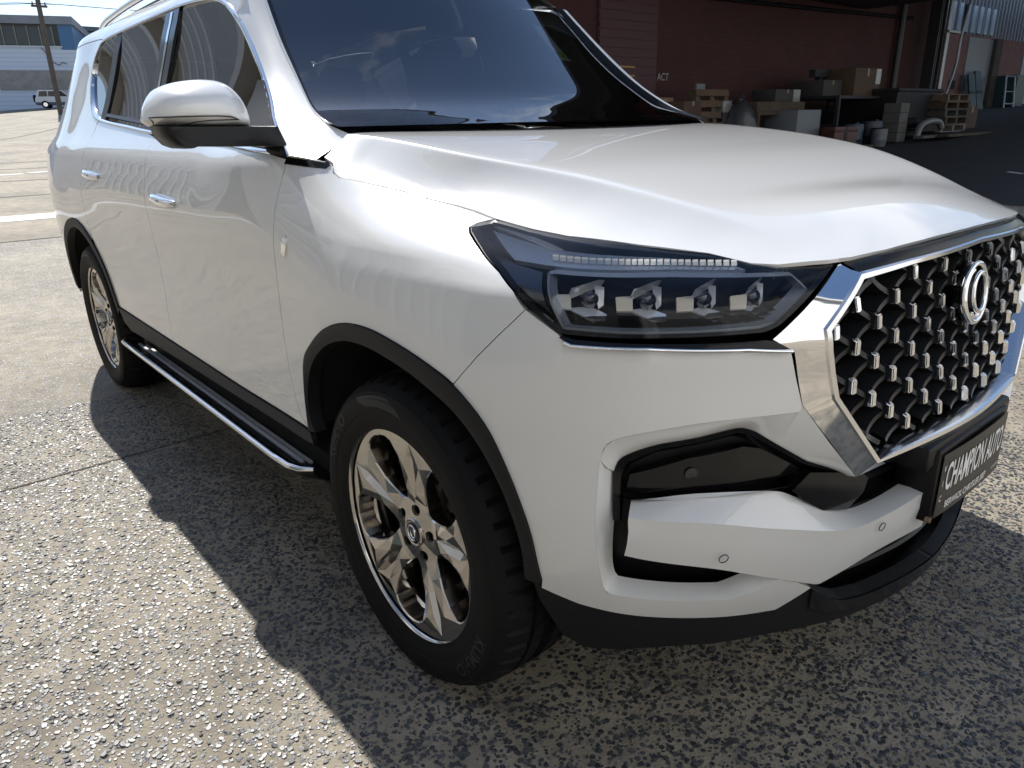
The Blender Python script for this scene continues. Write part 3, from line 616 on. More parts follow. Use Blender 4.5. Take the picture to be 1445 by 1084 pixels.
# --- white blade across the intakes ---
bt3=B3(sm([(.624,.6475)]+T['blade_top'][1:],6),-.040); bc3=B3(sm([(.617,.639),(.7557,.6219),(.92,.575),(1.0681,.532),(1.1357,.5275),(1.3338,.5449)],8),.010); bb3=B3(sm([(.613,.556),(.7903,.5109),(.94,.448),(1.058,.3941)],6),.004); bb3b=B3(sm([(1.058,.3941),(1.1966,.4327),(1.36,.444)],6),.004)
n=60
top_=resample(bt3,n); cre=resample(bc3,n); bot=resample(np.vstack([bb3,bb3b[1:]]),n); 
mid=[cre+(bot-cre)*t+np.array([.004,0,0])*math.sin(PI*t) for t in (.35,.7)]
back=[resample(np.vstack([B3(sm([(.618,.556),(.7903,.5109),(.94,.448),(1.058,.3941)],6),-.05),B3(sm([(1.058,.3941),(1.1966,.4327),(1.36,.444)],6),-.05)[1:]]),n)]
bl=grid([top_,top_*.55+cre*.45+np.array([.001,-.001,.002]),cre,cre*.94+bot*.06,mid[0],mid[1],bot,back[0]])
bl=(bl[0],[tuple(reversed(f)) for f in bl[1]])
endL=[tuple(q) for q in (top_[0],cre[0],bot[0],back[0][0])]; endR=[tuple(q) for q in (top_[-1],cre[-1],bot[-1],back[0][-1])]
bl=join(bl,(endL,[(0,1,2,3)]),(endR,[(3,2,1,0)]))
blade=part('bumper_blade',bl,paint,bumper,smooth=22); part('bumper_blade',mir(bl),paint,bumper,smooth=22)
for s,z in T['sensors']:
    for g in (disc_on(s,z,.0135,.0095,.0012,24,.0082),mir(disc_on(s,z,.0135,.0095,.0012,24,.0082))): part('parking_sensor',g,clad,blade)
# --- lower cladding lip ---
lip=[(.4258,.4703),(.4426,.4331),(.5211,.410),(.75,.374),(.98,.3385),(1.045,.380),(1.1,.342),(1.1624,.3114),(1.2456,.298),(1.3553,.298),(1.501,.300),(1.501,.237),(1.35,.2365),(1.21,.239),(1.0177,.2542),(.7692,.268),(.5042,.258),(.46,.29),(.432,.40)]
lipo=part('bumper_lip',both(panel(lip,body,.022,flange=.03,gap=0)),clad,bumper)
lt=[(1.049,.383),(1.1,.342),(1.1624,.3125),(1.2456,.299),(1.3553,.299),(1.501,.301)]
a=resample(B3(dense(lt,.02,False),.003),40); b=resample(B3(dense(lt,.02,False),-.06),40)-np.array([0,0,.02])
part('lip_ledge',both(grid([a,b][::-1])),gloss,bumper)
a=resample(B3(sm([(1.049,.381),(1.1624,.311),(1.2456,.2975),(1.501,.2995)],6),.004),40); b=resample(B3(sm([(1.07,.318),(1.1624,.277),(1.2456,.265),(1.501,.262)],6),.006),40)
part('lip_trim',both(grid([a,b])),gloss,bumper)
und=resample(B3(dense([(.46,.29),(.5042,.258),(.7692,.268),(1.0177,.2542),(1.21,.239),(1.501,.237)],.02,False)),40)
part('undertray',both(grid([und,und*np.array([.3,.9,1])+np.array([0,0,.03])])),blackp,bumper)
for zz in (.34,.40,.46,.52,.58,.62):
    q=B3([(s,zz) for s in np.linspace(1.06,1.501,20)],-.055); part('intake_bar',both(grid([q+np.array([0,0,.006]),q+np.array([.006,0,0]),q-np.array([0,0,.006])])),blackp,bumper)
# --- wheel arch mouldings and liners ---
def archset(o,i,sgn):
    n=60; a=resample(B3(o,.001),n); a2=resample(B3(o,.007),n); c=resample(B3(i,.004),n); e=resample(B3(i,-.03),n); m_=a2*.5+c*.5+np.array([0,-.004,0])
    g=grid([a,a2,m_,c,e]); li=resample(B3(i,-.012),n); l2=li.copy(); l2[:,1]=-.60; cz=.372
    l1=li.copy(); l1[:,1]=-.90; cx=np.mean(li[:,0]); 
    for L in (l1,l2):
        L[:,0]=cx+(L[:,0]-cx)*1.06; L[:,2]=.38+(L[:,2]-.38)*1.06
    return g,grid([li,l1,l2])
gf,lf=archset(sm(T['arch_out'][:-1]+[(.4479,.455)],4),sm(T['arch_in'],4),1)
flipf=lambda g:(g[0],[tuple(reversed(f)) for f in g[1]])
pair('wheel_arch_moulding',gf,clad); pair('wheel_arch_liner',lf,liner)
gr_,lr_=archset([(q[0],q[1]) for q in rarch_o][::-1],[(q[0],q[1]) for q in rarch_i][::-1],1)
pair('wheel_arch_moulding',gr_,clad); pair('wheel_arch_liner',lr_,liner)
part('underbody',join(box(-3.75,.50,-.60,.60,.27,.90),box(-2.35,-.47,-.88,.88,.30,.40),box(-.35,.55,-.62,.62,.85,1.02)),liner)
# --- sills ---
sill=[(-.415,.512),(-.9,.505),(-1.612,.509),(-2.374,.516),(-2.335,.455),(-2.25,.430),(-1.65,.446),(-1.04,.460),(-.46,.474),(-.405,.480)]
pair('sill_cladding',panel(sill,bod(.006),.03,gap=0),clad)
# --- running boards ---
sec=[(-.86,.335),(-.885,.343),(-.93,.362),(-.968,.382),(-.985,.386),(-.992,.380),(-.990,.368),(-.97,.352),(-.90,.325),(-.86,.32)]
xs=[-2.30,-2.27,-2.0,-1.2,-.62,-.53,-.485,-.455]; sc=[.86,1,1,1,1,.97,.86,.62]
rb=grid([[(x,-.86+(y+.86)*k_,z) for y,z in sec] for x,k_ in zip(xs,sc)],False,True)
rb=(rb[0],rb[1]+[tuple(range(len(sec)))[::-1],tuple(len(rb[0])-len(sec)+i for i in range(len(sec)))])
for sgn,VF in ((1,rb),(-1,mir(rb))):
    e=part('running_board',VF,blackp,car,30)
    path=[(x,(-.86+(-.986+.86)*k_)*sgn,.3845) for x,k_ in zip(xs,sc)]
    ce=[[(x,(-.86+(y_+.86)*k_)*sgn,z_) for y_,z_ in ((-.964,.383),(-.970,.3875),(-.984,.3900),(-.9925,.3865),(-.9935,.378))] for x,k_ in zip(xs,sc)]
    g_=grid(ce); part('chrome_edge',g_ if sgn>0 else flipf(g_),satin,e,60)
    for yy in (-.900,-.926):
        zt=.343+(.362-.343)*(-.885-yy)/.045+.003
        part('tread_strip',box(-2.24,-.56,(yy-.006)*1 if sgn>0 else -yy-.006,(yy+.006) if sgn>0 else -yy+.006,zt-.004,zt+.005,.001),mat('strip_sky_sheen',(.62,.63,.65),.35,.25),e,30)  # light grey colour stands in for sky reflection on chrome strips
# --- window trim, glass, pillars ---
DO=np.array(DLO); nD=len(DO)
ring=grid([[tuple(v) for v in body(DO[:,0],DO[:,1],.0)],[tuple(v) for v in body(DO[:,0],DO[:,1],.006)],[tuple(v) for v in body(*shrink(DO,.006).T,.008)],[tuple(v) for v in body(DI[:,0],DI[:,1],.005)],[tuple(v) for v in body(DI[:,0],DI[:,1],-.012)]],False,True)
pair('window_trim',ring,chrome,smooth=50)
gw=[tuple(q) for q in shrink(DO,.010)]
_gs,_gz=np.meshgrid(np.linspace(-2.8,-.7,40),np.linspace(1.25,1.69,20)); _gs=_gs.ravel(); _gz=_gz.ravel(); _in=inside(np.array(gw),np.stack([_gs,_gz],-1)); _gs=_gs[_in]; _gz=_gz[_in]
def _gb(s,z): a=(s+1.7); b=(z-1.47); return np.stack([np.ones_like(a),a,b,a*a,a*b,b*b,a**3],-1)
_gc=np.linalg.lstsq(_gb(_gs,_gz),body(_gs,_gz)[:,1],rcond=None)[0]
def pane(s,z):
    s=np.atleast_1d(np.asarray(s,float)); z=np.atleast_1d(np.asarray(z,float)); return np.stack([s,_gb(s,z)@_gc+.006,z],-1)
def zone(x0,x1): return clip(clip(gw,0,x0,True),0,x1,False)
for (x0,x1,nm) in ((-1.645,-.40,'side_window'),(-2.415,-1.80,'side_window'),(-2.95,-2.50,'quarter_window')):
    pair(nm,panel(zone(x0,x1),pane,.03,flange=0,gap=0),tint)
pair('b_pillar',panel(zone(-1.80,-1.645),bod(.001),.03,flange=.01,gap=.0005),gloss)
pair('c_pillar',panel(zone(-2.50,-2.415),bod(.001),.03,flange=.01,gap=.0005),blackp)
for x in (-1.722,):
    q=[(x,z) for z in np.linspace(1.29,1.68,12)]; a=B3(q,.003); pair('pillar_strip',grid([a+np.array([-.011,0,0]),a+np.array([.011,0,0])]),chrome)
q=[(x,beltz(x)+.026) for x in np.linspace(-.66,-2.42,40)]
pair('window_seal',grid([B3(q,.004),B3([(a,b+.012) for a,b in q],.0)][::-1]),blackp)
ti=[q for q in DI if 1.28<q[1] and not(q[1]<1.36 and q[0]>-2.5)]
# belt strip continuing forward over the fender
bs=[(-.484,1.2135),(-.40,1.2045),(-.352,1.199),(-.343,1.1935),(-.35,1.186),(-.42,1.190),(-.484,1.1955)]
pair('fender_strip',panel(bs,bod(.003),.02,flange=.01,gap=0),gloss)
pair('fender_strip_edge',tube(B3([(-.484,1.2135),(-.42,1.207),(-.36,1.1995)],.005),.0022,6),chrome)
# --- door handles ---
def handle(s0,s1,z0,z1,door):
    ctr=[]; n=11
    for t in np.linspace(0,1,n):
        s=s0+(s1-s0)*t; z=z0+(z1-z0)*t; off=.016*math.sin(PI*min(1,max(0,t*1.0)))**.45
        ctr.append(body([s],[z],off)[0])
    r=[.010,.014,.016,.0165,.017,.017,.017,.0165,.016,.014,.010]
    return tube(ctr,r,12,flat=1.0)
def cup(s,z,r): 
    return disc_on(s,z,.001,r,.0012,24)
for (s0,s1,z0,z1),ds in (((-1.50,-1.265,1.062,1.050),fdoors),((-2.52,-2.285,1.108,1.096),rdoors)):
    h=handle(s0,s1,z0,z1,None)
    for d,g in zip(ds,(h,mir(h))): part('door_handle',g,chrome,d,60)
# --- roof rails ---
rp=crspline([(-3.40,-.575,1.725),(-3.25,-.585,1.785),(-2.9,-.59,1.815),(-2.2,-.595,1.832),(-1.6,-.595,1.822),(-1.38,-.592,1.79),(-1.30,-.59,1.762)],6)
pair('roof_rail',tube(rp,.019,10,flat=.85),satin,smooth=60)
rbse=crspline([(-3.40,-.578,1.735),(-2.9,-.59,1.768),(-2.2,-.595,1.785),(-1.6,-.595,1.78),(-1.34,-.592,1.752)],6)
pair('rail_foot',tube(rbse,.012,8),blackp,smooth=60)
# --- fuel-side trim badge on the fender ---
bdg=sm([(-.452,.985),(-.443,1.012),(-.424,1.030),(-.418,1.012),(-.432,.978)],3)
pair('fender_badge',panel(bdg,bod(.003),.01,flange=.004,gap=0),chrome)
# =====================================================================
# the car: grille, plate, headlights
# =====================================================================
bo=[(1.501,1.0405),(1.2122,1.0315),(1.0699,1.0213),(.9527,.9445),(.9575,.905),(.9877,.815),(1.1262,.6596),(1.1712,.659),(1.501,.661)]
bi=[(1.501,1.0285),(1.2179,1.0196),(1.0748,1.0082),(.9743,.9381),(.979,.905),(1.0078,.816),(1.1411,.6667),(1.18,.671),(1.501,.673)]
fo=[(1.501,1.052),(1.2122,1.046),(1.0531,1.037),(.8537,.9376),(.8987,.9118),(.9302,.8111),(1.0922,.6363),(1.1629,.6414),(1.501,.644)]
def sub(P,k=8):
    P=[np.array(q,float) for q in P]; o=[]
    for a,b in zip(P[:-1],P[1:]):
        o+= [a+(b-a)*j/k for j in range(k)]
    return np.array(o+[P[-1]])
KB=8
bo_,bi_,fo_=sub(bo,KB),sub(bi,KB),sub(fo,KB)
bandm=(bo_+bi_)/2
grille=part('grille',both(panel([(s,z) for s,z in bi]+[],bod(-.062),.035,flange=0,gap=0)),mat('grille_backing',(.006,.006,.007),.6,bump=(600,.4)),car)
band=grid([B3(bo_,.013),B3(bo_*.8+bi_*.2,.0165),B3(bi_*.8+bo_*.2,.0155),B3(bi_,.010),B3(bi_,-.035)])
part('grille_frame',both(band),satin,grille,35)
i2=2*KB
fl=grid([B3(fo_[i2:],.001),B3(fo_[i2:]*.5+bo_[i2:]*.5,.006),B3(bo_[i2:],.013)])
part('grille_flank',both(fl),chrome,grille,35)
tp=grid([B3(fo_[:i2+1],-.008),B3(fo_[:i2+1],.006),B3(fo_[:i2+1]*.4+bo_[:i2+1]*.6,.011),B3(bo_[:i2+1],.012)])
part('grille_top_trim',both(tp),mat('smoked_trim',(.006,.006,.007),.28,spec=.3),grille,40)
# lattice of diagonal ribs with a chrome stud on every crossing
inn=shrink(np.array([(s,z) for s,z in bi]+[(2*1.501-s,z) for s,z in bi[::-1]]),.004)
nodes={}
for kx in range(-9,10):
    for m_ in range(-2,8):
        s=1.501+.0622*kx; z=(.7085 if kx%2==0 else .7450)+.0730*m_
        nodes[(kx,m_)]=(s,z)
def ins(s,z,poly=inn): return bool(inside(poly,np.array([[s,z]]))[0])
def frame_at(s,z,off):
    s_=s if s<=1.501 else 2*1.501-s
    P=body([s_],[z],off)[0]; Nn=fnormal(bod(off),[s_],[z])[0]
    if s>1.501: P=P*np.array([1,-1,1]); Nn=Nn*np.array([1,-1,1])
    return P,Nn
def ribseg(a,b,w=.0075,o0=-.058,o1=-.012,trimmed=True):
    n=7; L=[];
    pts=[(a[0]+(b[0]-a[0])*t,a[1]+(b[1]-a[1])*t) for t in np.linspace(0,1,n)]
    pts=[q for q in pts if ins(*q)]
    if len(pts)<2: return None
    rows=[]
    d=np.array([b[0]-a[0],b[1]-a[1]]); d/=np.linalg.norm(d); pn=np.array([-d[1],d[0]])
    for q in pts:
        t=np.hypot(q[0]-a[0],q[1]-a[1])/np.hypot(b[0]-a[0],b[1]-a[1])
        top=o1-.007*math.sin(PI*t)          # ribs dip between the crossings
        r=[]
        for side,off,ww in ((-1,o0,1.5),(-1,top,.62),(1,top,.62),(1,o0,1.5)):
            P,_=frame_at(q[0]+pn[0]*w*ww*side,q[1]+pn[1]*w*ww*side,off); r.append(tuple(P))
        rows.append(r)
    return grid(rows)
ribs=[]
for (kx,m_),q in nodes.items():
    up=m_ if kx%2==0 else m_+1
    for dk in (-1,1):
        t=(kx+dk,up) if kx%2!=0 else (kx+dk,m_)
        if t in nodes:
            r=ribseg(q,nodes[t])
            if r: ribs.append(r)
lattice=part('lattice',join(*ribs),ribm,grille,30)
emb_c=(1.501,.9275)
n_st=0
for q in nodes.values():
    if not ins(q[0],q[1],shrink(inn,.016)): continue
    if abs(q[0]-1.501)<.06 and abs(q[1]-.9275)<.05: continue
    P,Nn=frame_at(q[0],q[1],-.022); up=np.array([0,0,1.])-Nn*Nn[2]; up/=np.linalg.norm(up); sd=np.cross(up,Nn)
    def blk(w,h,dp,base,tp_):
        bm=bmesh.new(); bmesh.ops.create_cube(bm,size=1)
        for v in bm.verts: v.co=(v.co.x*w*(tp_ if v.co.z>0 else 1),v.co.y*h*(tp_ if v.co.z>0 else 1)+( -.003 if v.co.z>0 else 0),base+(v.co.z+.5)*dp)
        bmesh.ops.bevel(bm,geom=bm.edges[:],offset=.0022,segments=2,affect='EDGES'); bm.verts.index_update()
        V=np.array([tuple(v.co) for v in bm.verts]); F=[tuple(v.index for v in f.verts) for f in bm.faces]; bm.free()
        return P+V[:,:1]*sd+V[:,1:2]*up+V[:,2:3]*Nn,F
    st=part('grille_stud',blk(.0165,.031,.010,.010,.86),chrome,grille,40)
    part('stalk',blk(.020,.030,.034,-.022,.9),ribm,grille,40)
# emblem: chrome oval ring with an inner crossing ring
def ringtube(cx,cz,rx,rz_,off,rad,tilt=0,a0=0,a1=360,n=56):
    pts=[]
    for t in np.radians(np.linspace(a0,a1,n,endpoint=(a1-a0)<360)):
        u=rx*math.cos(t); v=rz_*math.sin(t); c,s_=math.cos(tilt),math.sin(tilt)
        P,_=frame_at(1.501+cx+u*c-v*s_,.9275+cz+u*s_+v*c,off); pts.append(P)
    return tube(pts,rad,10,closed=(a1-a0)>=360)
base_r=[[frame_at(1.501+.062*q*math.cos(t),.9275+.062*q*math.sin(t),o)[0] for t in np.linspace(0,2*PI,40,endpoint=False)] for q,o in ((1,-.05),(1,.0),(.9,.006),(.02,.008))]
emb=part('emblem_base',grid(base_r,False,True),gloss,grille,40)
part('emblem',join(ringtube(0,0,.060,.060,.010,.0062),ringtube(.012,0,.034,.040,.014,.0058),ringtube(-.014,0,.044,.050,.012,.0052,0,100,260),ringtube(-.004,-.036,.020,.012,.013,.0045,0,180,360)),chrome,grille,60)
# dark strip between bonnet edge and grille, closing the nose
ns_=[(1.501,1.050),(1.2122,1.044),(1.0531,1.036)]
a=B3(sub(ns_,8),-.010); b=B3(sub(ns_,8),-.06)+np.array([0,0,.004])
part('nose_seal',both(grid([a,b])),blackp,car)
# ---------------- number plate ----------------
def platept(u,v):          # u across (-.186..+.186, + = car's left), v up (-.067..+.067)
    return np.array([.856-.10*u*u*1.8-.012*v/.067*.0,u,.560+v])
rows=[[platept(u,v) for u in np.linspace(-.178,.178,21)] for v in np.linspace(-.072,.072,5)]
pl=grid(rows); plb=grid([[q-np.array([.004,0,0]) for q in r] for r in rows][::-1])
plate=part('number_plate',join(pl,plb),platem,car,40)
hold=part('plate_holder',box(.765,.846,-.190,.190,.478,.642,.006),blackp,car,40)
part('plate_mount',box(.74,.838,-.225,.225,.60,.655,.01),blackp,car,40)
def platetext(s,size,u0,v0,sxx=1.,rot=0.,bold=0.,shear=0.):
    V,F=text_flat(s,size,shear,sxx,bold); c,s_=math.cos(rot),math.sin(rot)
    X=V[:,0]*c-V[:,1]*s_+u0; Y=V[:,0]*s_+V[:,1]*c+v0
    return [tuple(platept(a_,b_)+np.array([.0012,0,0])) for a_,b_ in zip(X,Y)],F
for g_ in (platetext('CHAMPION AUTO',.088,.002,.012,.430,bold=.0016),platetext('BERWICK CHRYSLER JEEP',.0225,-.030,-.052,.86,bold=.0004),platetext('DODGE RAM',.009,.142,-.052,.9)): part('plate_lettering',g_,whitep,plate)
for i,ch in enumerate('VIC'): part('plate_state_letter',platetext(ch,.020,-.166,.038-.034*i,.9),whitep,plate)
part('plate_bolt',tube([(.842,-.198,.492),(.852,-.198,.492)],.006,10),mat('rusty_bolt',(.25,.17,.12),.6,.6),car)
# ---------------- headlights ----------------
lt=T['lamp_top']; lr=T['lamp_rear']; ll=T['lamp_low']
lo_=lr[:1]+[(.1853,1.0985),(.1817,1.0934),(.2,1.0852)]+lr[4:8]+[(.4943,.9514)]+[(.52,.9512),(.68,.9515),(.838,.9493),(.8668,.9547),(.9699,1.0028),(1.040,1.0340),(1.036,1.0354)]+[(.985,1.0385)]+lt[::-1][1:]
for sgn in (1,-1):
    fx=(lambda g:g) if sgn>0 else mir
    hl=part('headlight',fx(panel(lo_,bod(.002),.014,flange=.03,gap=.002,hb=.008)),lens,car)
    lab='right-hand headlight nearest the camera' if sgn>0 else None
    part('lamp_housing',fx(panel([tuple(q) for q in shrink(np.array(lo_),.002)],bod(-.075),.03,flange=0,gap=0)),mat('lamp_black',(.004,.004,.005),.5,spec=.2),hl)
    # outer lamp seal line
    so_=shrink(dense(lo_,.01),.0005); si_=shrink(dense(lo_,.01),.0062)
    part('lamp_bezel',fx(grid([B3(si_,-.004),B3(so_,.0),B3(so_,-.03)],False,True)),blackp,hl)
    # upper clear light guide shelf
    sh=[(.235,1.088),(.30,1.080),(.40,1.070),(.55,1.063),(.70,1.055),(.84,1.044),(.86,1.036),(.72,1.041),(.55,1.045),(.42,1.049),(.352,1.052)]
    part('light_guide',fx(panel(sh,bod(-.012),.014,flange=.010,gap=0)),drlm,hl)
    nb=26
    for i in range(nb):
        t=i/(nb-1); s=.435+.40*t; z=1.0560-.0135*t
        P=body([s,s+.0125],[z,z],-.008); q=fnormal(bod(-.008),[s],[z])[0]
        part('light_bar',fx(grid([[P[0],P[1]],[P[0]+np.array([-.004,.004,.009]),P[1]+np.array([-.004,.004,.009])]][::1])),reflm,hl)
    ds=[(.212,1.098),(.255,1.0945),(.40,1.076),(.44,1.0695),(.415,1.0675),(.36,1.076),(.24,1.092)]
    part('turn_strip',fx(panel(ds,bod(-.010),.012,flange=.006,gap=0)),reflm,hl)
    # chrome frame of the projector bay
    lb=[(.437,1.040),(.452,1.0435),(.70,1.038),(.945,1.028),(.965,1.000),(.872,.9565),(.838,.9525),(.492,.9560)]
    lb_o=sub(lb+lb[:1],6)[:-1]; lb_i=shrink(lb_o,.005)
    part('bay_frame',fx(grid([B3(lb_o,-.014),B3(lb_i,-.012),B3(lb_i,-.040)],False,True)),drlm,hl)
    for i in range(3):       # horizontal fins at the bottom of the bay
        z=.9615+.006*i; q=[(s,z) for s in np.linspace(.50+.01*i,.872+.012*i,16)]
        part('bay_fin',fx(grid([B3(q,-.065),B3(q,-.03)])),blackp,hl)
    # rear side reflector behind the sloping edge
    rv=[(.215,1.083),(.275,1.063),(.36,1.045),(.425,1.038),(.478,.958),(.455,.966),(.415,.998),(.35,1.030),(.27,1.0575)]
    part('side_reflector',fx(panel(rv,bod(-.018),.014,flange=.01,gap=0)),mat('dark_chrome_reflector',(.10,.10,.105),.12,1.),hl)
    for (s,z) in [(.514,.995),(.634,.995),(.750,.992),(.858,.988)]:
        P=body([s],[z],-.060)[0]; Nn=fnormal(bod(-.02),[s],[.93])[0]; Nn=Nn*.75+np.array([.25,-.05,0]); Nn/=np.linalg.norm(Nn); up=np.array([0,0,1.]); sd=np.cross(up,Nn); sd/=np.linalg.norm(sd)
        def L2(u,v,w): return P+(sd*u+up*v+Nn*w)*1.06       # u: towards the car's centre, v up, w out
        def plate4(*c):
            return [tuple(L2(*q)) for q in c],[tuple(range(len(c)))]
        def slab(c,th):
            top=[L2(*q) for q in c]; n_=len(c); V=[tuple(q) for q in top]+[tuple(q-up*th*.5-Nn*th*.4) for q in top]
            return V,[tuple(range(n_)),tuple(range(2*n_-1,n_-1,-1))]+[(i,(i+1)%n_+0,n_+(i+1)%n_,n_+i)[::-1] for i in range(n_)]
        pr=part('projector',fx(slab([(-.026,.004,.020),(-.019,.022,.026),(.022,.034,.006),(.030,.033,.0),(.024,.024,.0),(-.012,.010,.012)],.004)),projm,hl,30)
        part('projector_tray',fx(slab([(-.024,-.010,.022),(.010,-.010,.0),(.036,-.020,.014),(.034,-.027,.024),(.016,-.030,.030)],.006)),projm,hl,30)
        part('projector_column',fx(slab([(-.044,.010,.014),(-.020,.012,.024),(-.019,-.012,.024),(-.042,-.012,.014)],.005)),reflm,hl,30)
        part('projector_wing',fx(slab([(.014,.026,.004),(.030,.022,.002),(.030,-.006,.004),(.022,-.012,.008)],.004)),projm,hl,30)
        ball=[[L2(.006+.017*math.cos(t)*q,.002+.015*math.sin(t)*q,.004+o) for t in np.linspace(0,2*PI,20,endpoint=False)] for q,o in ((1,-.02),(1,0),(.8,.006),(.4,.010),(.02,.0115))]
        part('projector_lens',fx(grid(ball,False,True)),mat('projector_glass',(.02,.022,.03),.03,0,1.),hl,60)
    # chrome strip under the lamp
    a=B3(sub([(.4965,.951),(.52,.9465),(.68,.944),(.838,.939),(.858,.9345)],8),.004); b=B3(sub([(.4935,.9485),(.5147,.9365),(.6356,.9355),(.80,.925),(.895,.9125)],8),.007)
    part('lamp_strip',fx(grid([a,a*.5+b*.5+np.array([.003,-.003,.0]),b])),blackp,hl,50)
    b2=B3(sub([(.505,.942),(.5177,.9375),(.64,.9385),(.80,.929),(.885,.9165)],8),.0105)
    part('lamp_chrome_line',fx(tube(b2,.0032,8)),chrome,hl,60)
# =====================================================================
# wheels, mirrors, interior
# =====================================================================
def make_wheel():
    w=empty('wheel')
    # tyre ------------------------------------------------------------
    NA=288; prof=[(.2600,.002),(.268,.0035),(.278,.0085),(.295,.0125),(.300,.0122),(.301,.0135),(.318,.0165),(.335,.0140),(.345,.0095),(.346,.0105),(.350,.0085),(.351,.0065),(.358,-.001),(.3655,-.011),(.3715,-.022),(.3755,-.034),(.3785,-.046)]
    tread=[(.3800,-.058),(.3805,-.066),(.3730,-.068),(.3730,-.075),(.3810,-.077),(.3815,-.092),(.3815,-.106),(.3738,-.108),(.3738,-.116),(.3815,-.118),(.3815,-.130)]
    half=prof+tread; wm=-.124
    full=half+[(r,2*wm-q) for r,q in half[::-1]]
    V=[];F=[]; C_=len(full)
    for i in range(NA):
        t=2*PI*i/NA
        for j,(r,q) in enumerate(full):
            d=abs(q-wm)
            # lateral sipes on the shoulders and broken edges in the middle ribs
            ph=(i+ (3 if q>wm else 1))%6
            if .048<d<.104 and r>.362 and ph==0: r-= .0095
            if .02<d<.046 and r>.38 and (i+2)%6 in(0,): r-=.0035
            if d<.016 and r>.38 and i%6==4: r-=.003
            if .102<d<.128 and .362>r>.3505 and ph==0: r-=.003
            x=r*math.cos(t); z=r*math.sin(t); z=max(z,-.3716)
            V.append((x,-q,z))
    for i in range(NA):
        for j in range(C_-1):
            a=i*C_+j; b=((i+1)%NA)*C_+j; F.append((a,b,b+1,a+1))
    ty=obj('tyre',(V,F),rubber,w,35)
    # raised sidewall lettering
    def ringtext(s,size,r0,a_mid,sx,bold=0.):
        TV,TF=text_flat(s,size,0,sx,bold); out=[]
        for x,y,_ in TV:
            r=r0+y; a=a_mid-x/r0; wq=float(np.interp(r,[q[0] for q in prof],[q[1] for q in prof]))+.0011; out.append((r*math.cos(a),-wq,r*math.sin(a)))
        return out,TF
    letm=mat('raised_tyre_letters',(.022,.022,.023),.55,spec=.3)
    for tx in (ringtext('KUMHO',.040,.322,math.radians(147),1.15,.0012),ringtext('KUMHO',.040,.322,math.radians(-33),1.15,.0012)): obj('sidewall_lettering',tx,letm,ty)
    blk=[[( r*math.cos(a),-(float(np.interp(r,[q[0] for q in prof],[q[1] for q in prof]))+.0009),r*math.sin(a)) for a in np.radians(np.linspace(a0,a1,18))] for r,a0,a1 in ((.343,116,92),(.330,114,84),(.318,108,80))]
    obj('sidewall_bar',grid(blk[::-1]),letm,ty)
    # rim barrel --------------------------------------------------------
    bp=[(.2700,-.004),(.2688,.0005),(.2655,.0010),(.2610,-.005),(.2578,-.0110),(.2560,-.020),(.2545,-.030),(.2470,-.044),(.2330,-.060),(.2290,-.10),(.2290,-.17),(.2420,-.20),(.262,-.205)]
    rim=obj('rim',lathe([(r,-q) for r,q in bp],128),wheelm,w,30)
    # spokes: one fifth of the wheel face as flat facets, with a bevelled window edge
    d2=math.radians
    def pol(r,a,q): return (r*math.sin(d2(a)),-q,r*math.cos(d2(a)))        # a from the spoke axis, q outward
    EW=[(.080,36,-.0365),(.0845,29,-.0360),(.098,23.2,-.0345),(.123,18.2,-.0310),(.152,15.8,-.0262),(.195,17.8,-.0190),(.231,21.0,-.0135),(.2405,24.8,-.0115),(.2455,30,-.0105),(.2470,36,-.0102)]
    Vs=[];FF=[]
    def vid(p): Vs.append(p); return len(Vs)-1
    for sg in (1,-1):
        g=lambda r,a,q: vid(pol(r,a*sg,q))
        H=[g(.033,a,-.030) for a in (0,12,24,36)]; A=g(.078,0,-.0315); S=g(.092,0,-.0300); K1=g(.148,6.0,-.0205); K2=g(.205,4.2,-.0135); P1=g(.2475,0,-.0098); C1=g(.148,0,-.0390); C2=g(.205,0,-.0290)
        M1=g(.120,10.5,-.0200); M2=g(.205,12.0,-.0095)
        E=[g(*e) for e in EW]; R=[g(.2595,a,-.0085) for a in (0,6,12,18,24,30,36)]
        fs=[(H[0],H[1],A),(H[1],H[2],E[1],A),(H[2],H[3],E[0],E[1]),(A,E[1],E[2],S),(S,E[2],M1),(S,M1,K1),(M1,E[2],E[3]),(M1,E[3],E[4]),(K1,M1,E[4],M2),(K1,M2,K2),(M2,E[4],E[5]),(M2,E[5],E[6]),(K2,M2,P1),(M2,E[6],P1),
            (P1,E[6],R[3],R[2],R[1],R[0]),(E[6],E[7],R[4],R[3]),(E[7],E[8],R[5],R[4]),(E[8],E[9],R[6],R[5]),(S,K1,C1),(K1,K2,C2,C1),(K2,P1,C2)]
        # bevel and wall of the window
        Bv=[]; Wl=[]
        for r,a,q in EW:
            wc=.165; x,z=r*math.sin(d2(a)),r*math.cos(d2(a)); cx_,cz_=wc*math.sin(d2(36)),wc*math.cos(d2(36)); dx,dz=cx_-x,cz_-z; L_=math.hypot(dx,dz); 
            if a>=36: dx,dz=((math.sin(d2(36)),math.cos(d2(36))) if r<.1 else (-math.sin(d2(36)),-math.cos(d2(36)))); L_=1
            x2,z2=x+dx/L_*.0026,z+dz/L_*.0026; x3,z3=x+dx/L_*.0085,z+dz/L_*.0085
            Bv.append(vid((x2*sg,-(q-.0032),z2))); Wl.append(vid((x3*sg,-(q-.050),z3)))
        fs+=[(E[i],E[i+1],Bv[i+1],Bv[i]) for i in range(9)]+[(Bv[i],Bv[i+1],Wl[i+1],Wl[i]) for i in range(9)]
        FF+=[f if sg<0 else tuple(reversed(f)) for f in fs]
    FF=[tuple(reversed(f)) for f in FF]
    sm_=mesh('spoke',Vs,FF,wheelm,None,4)
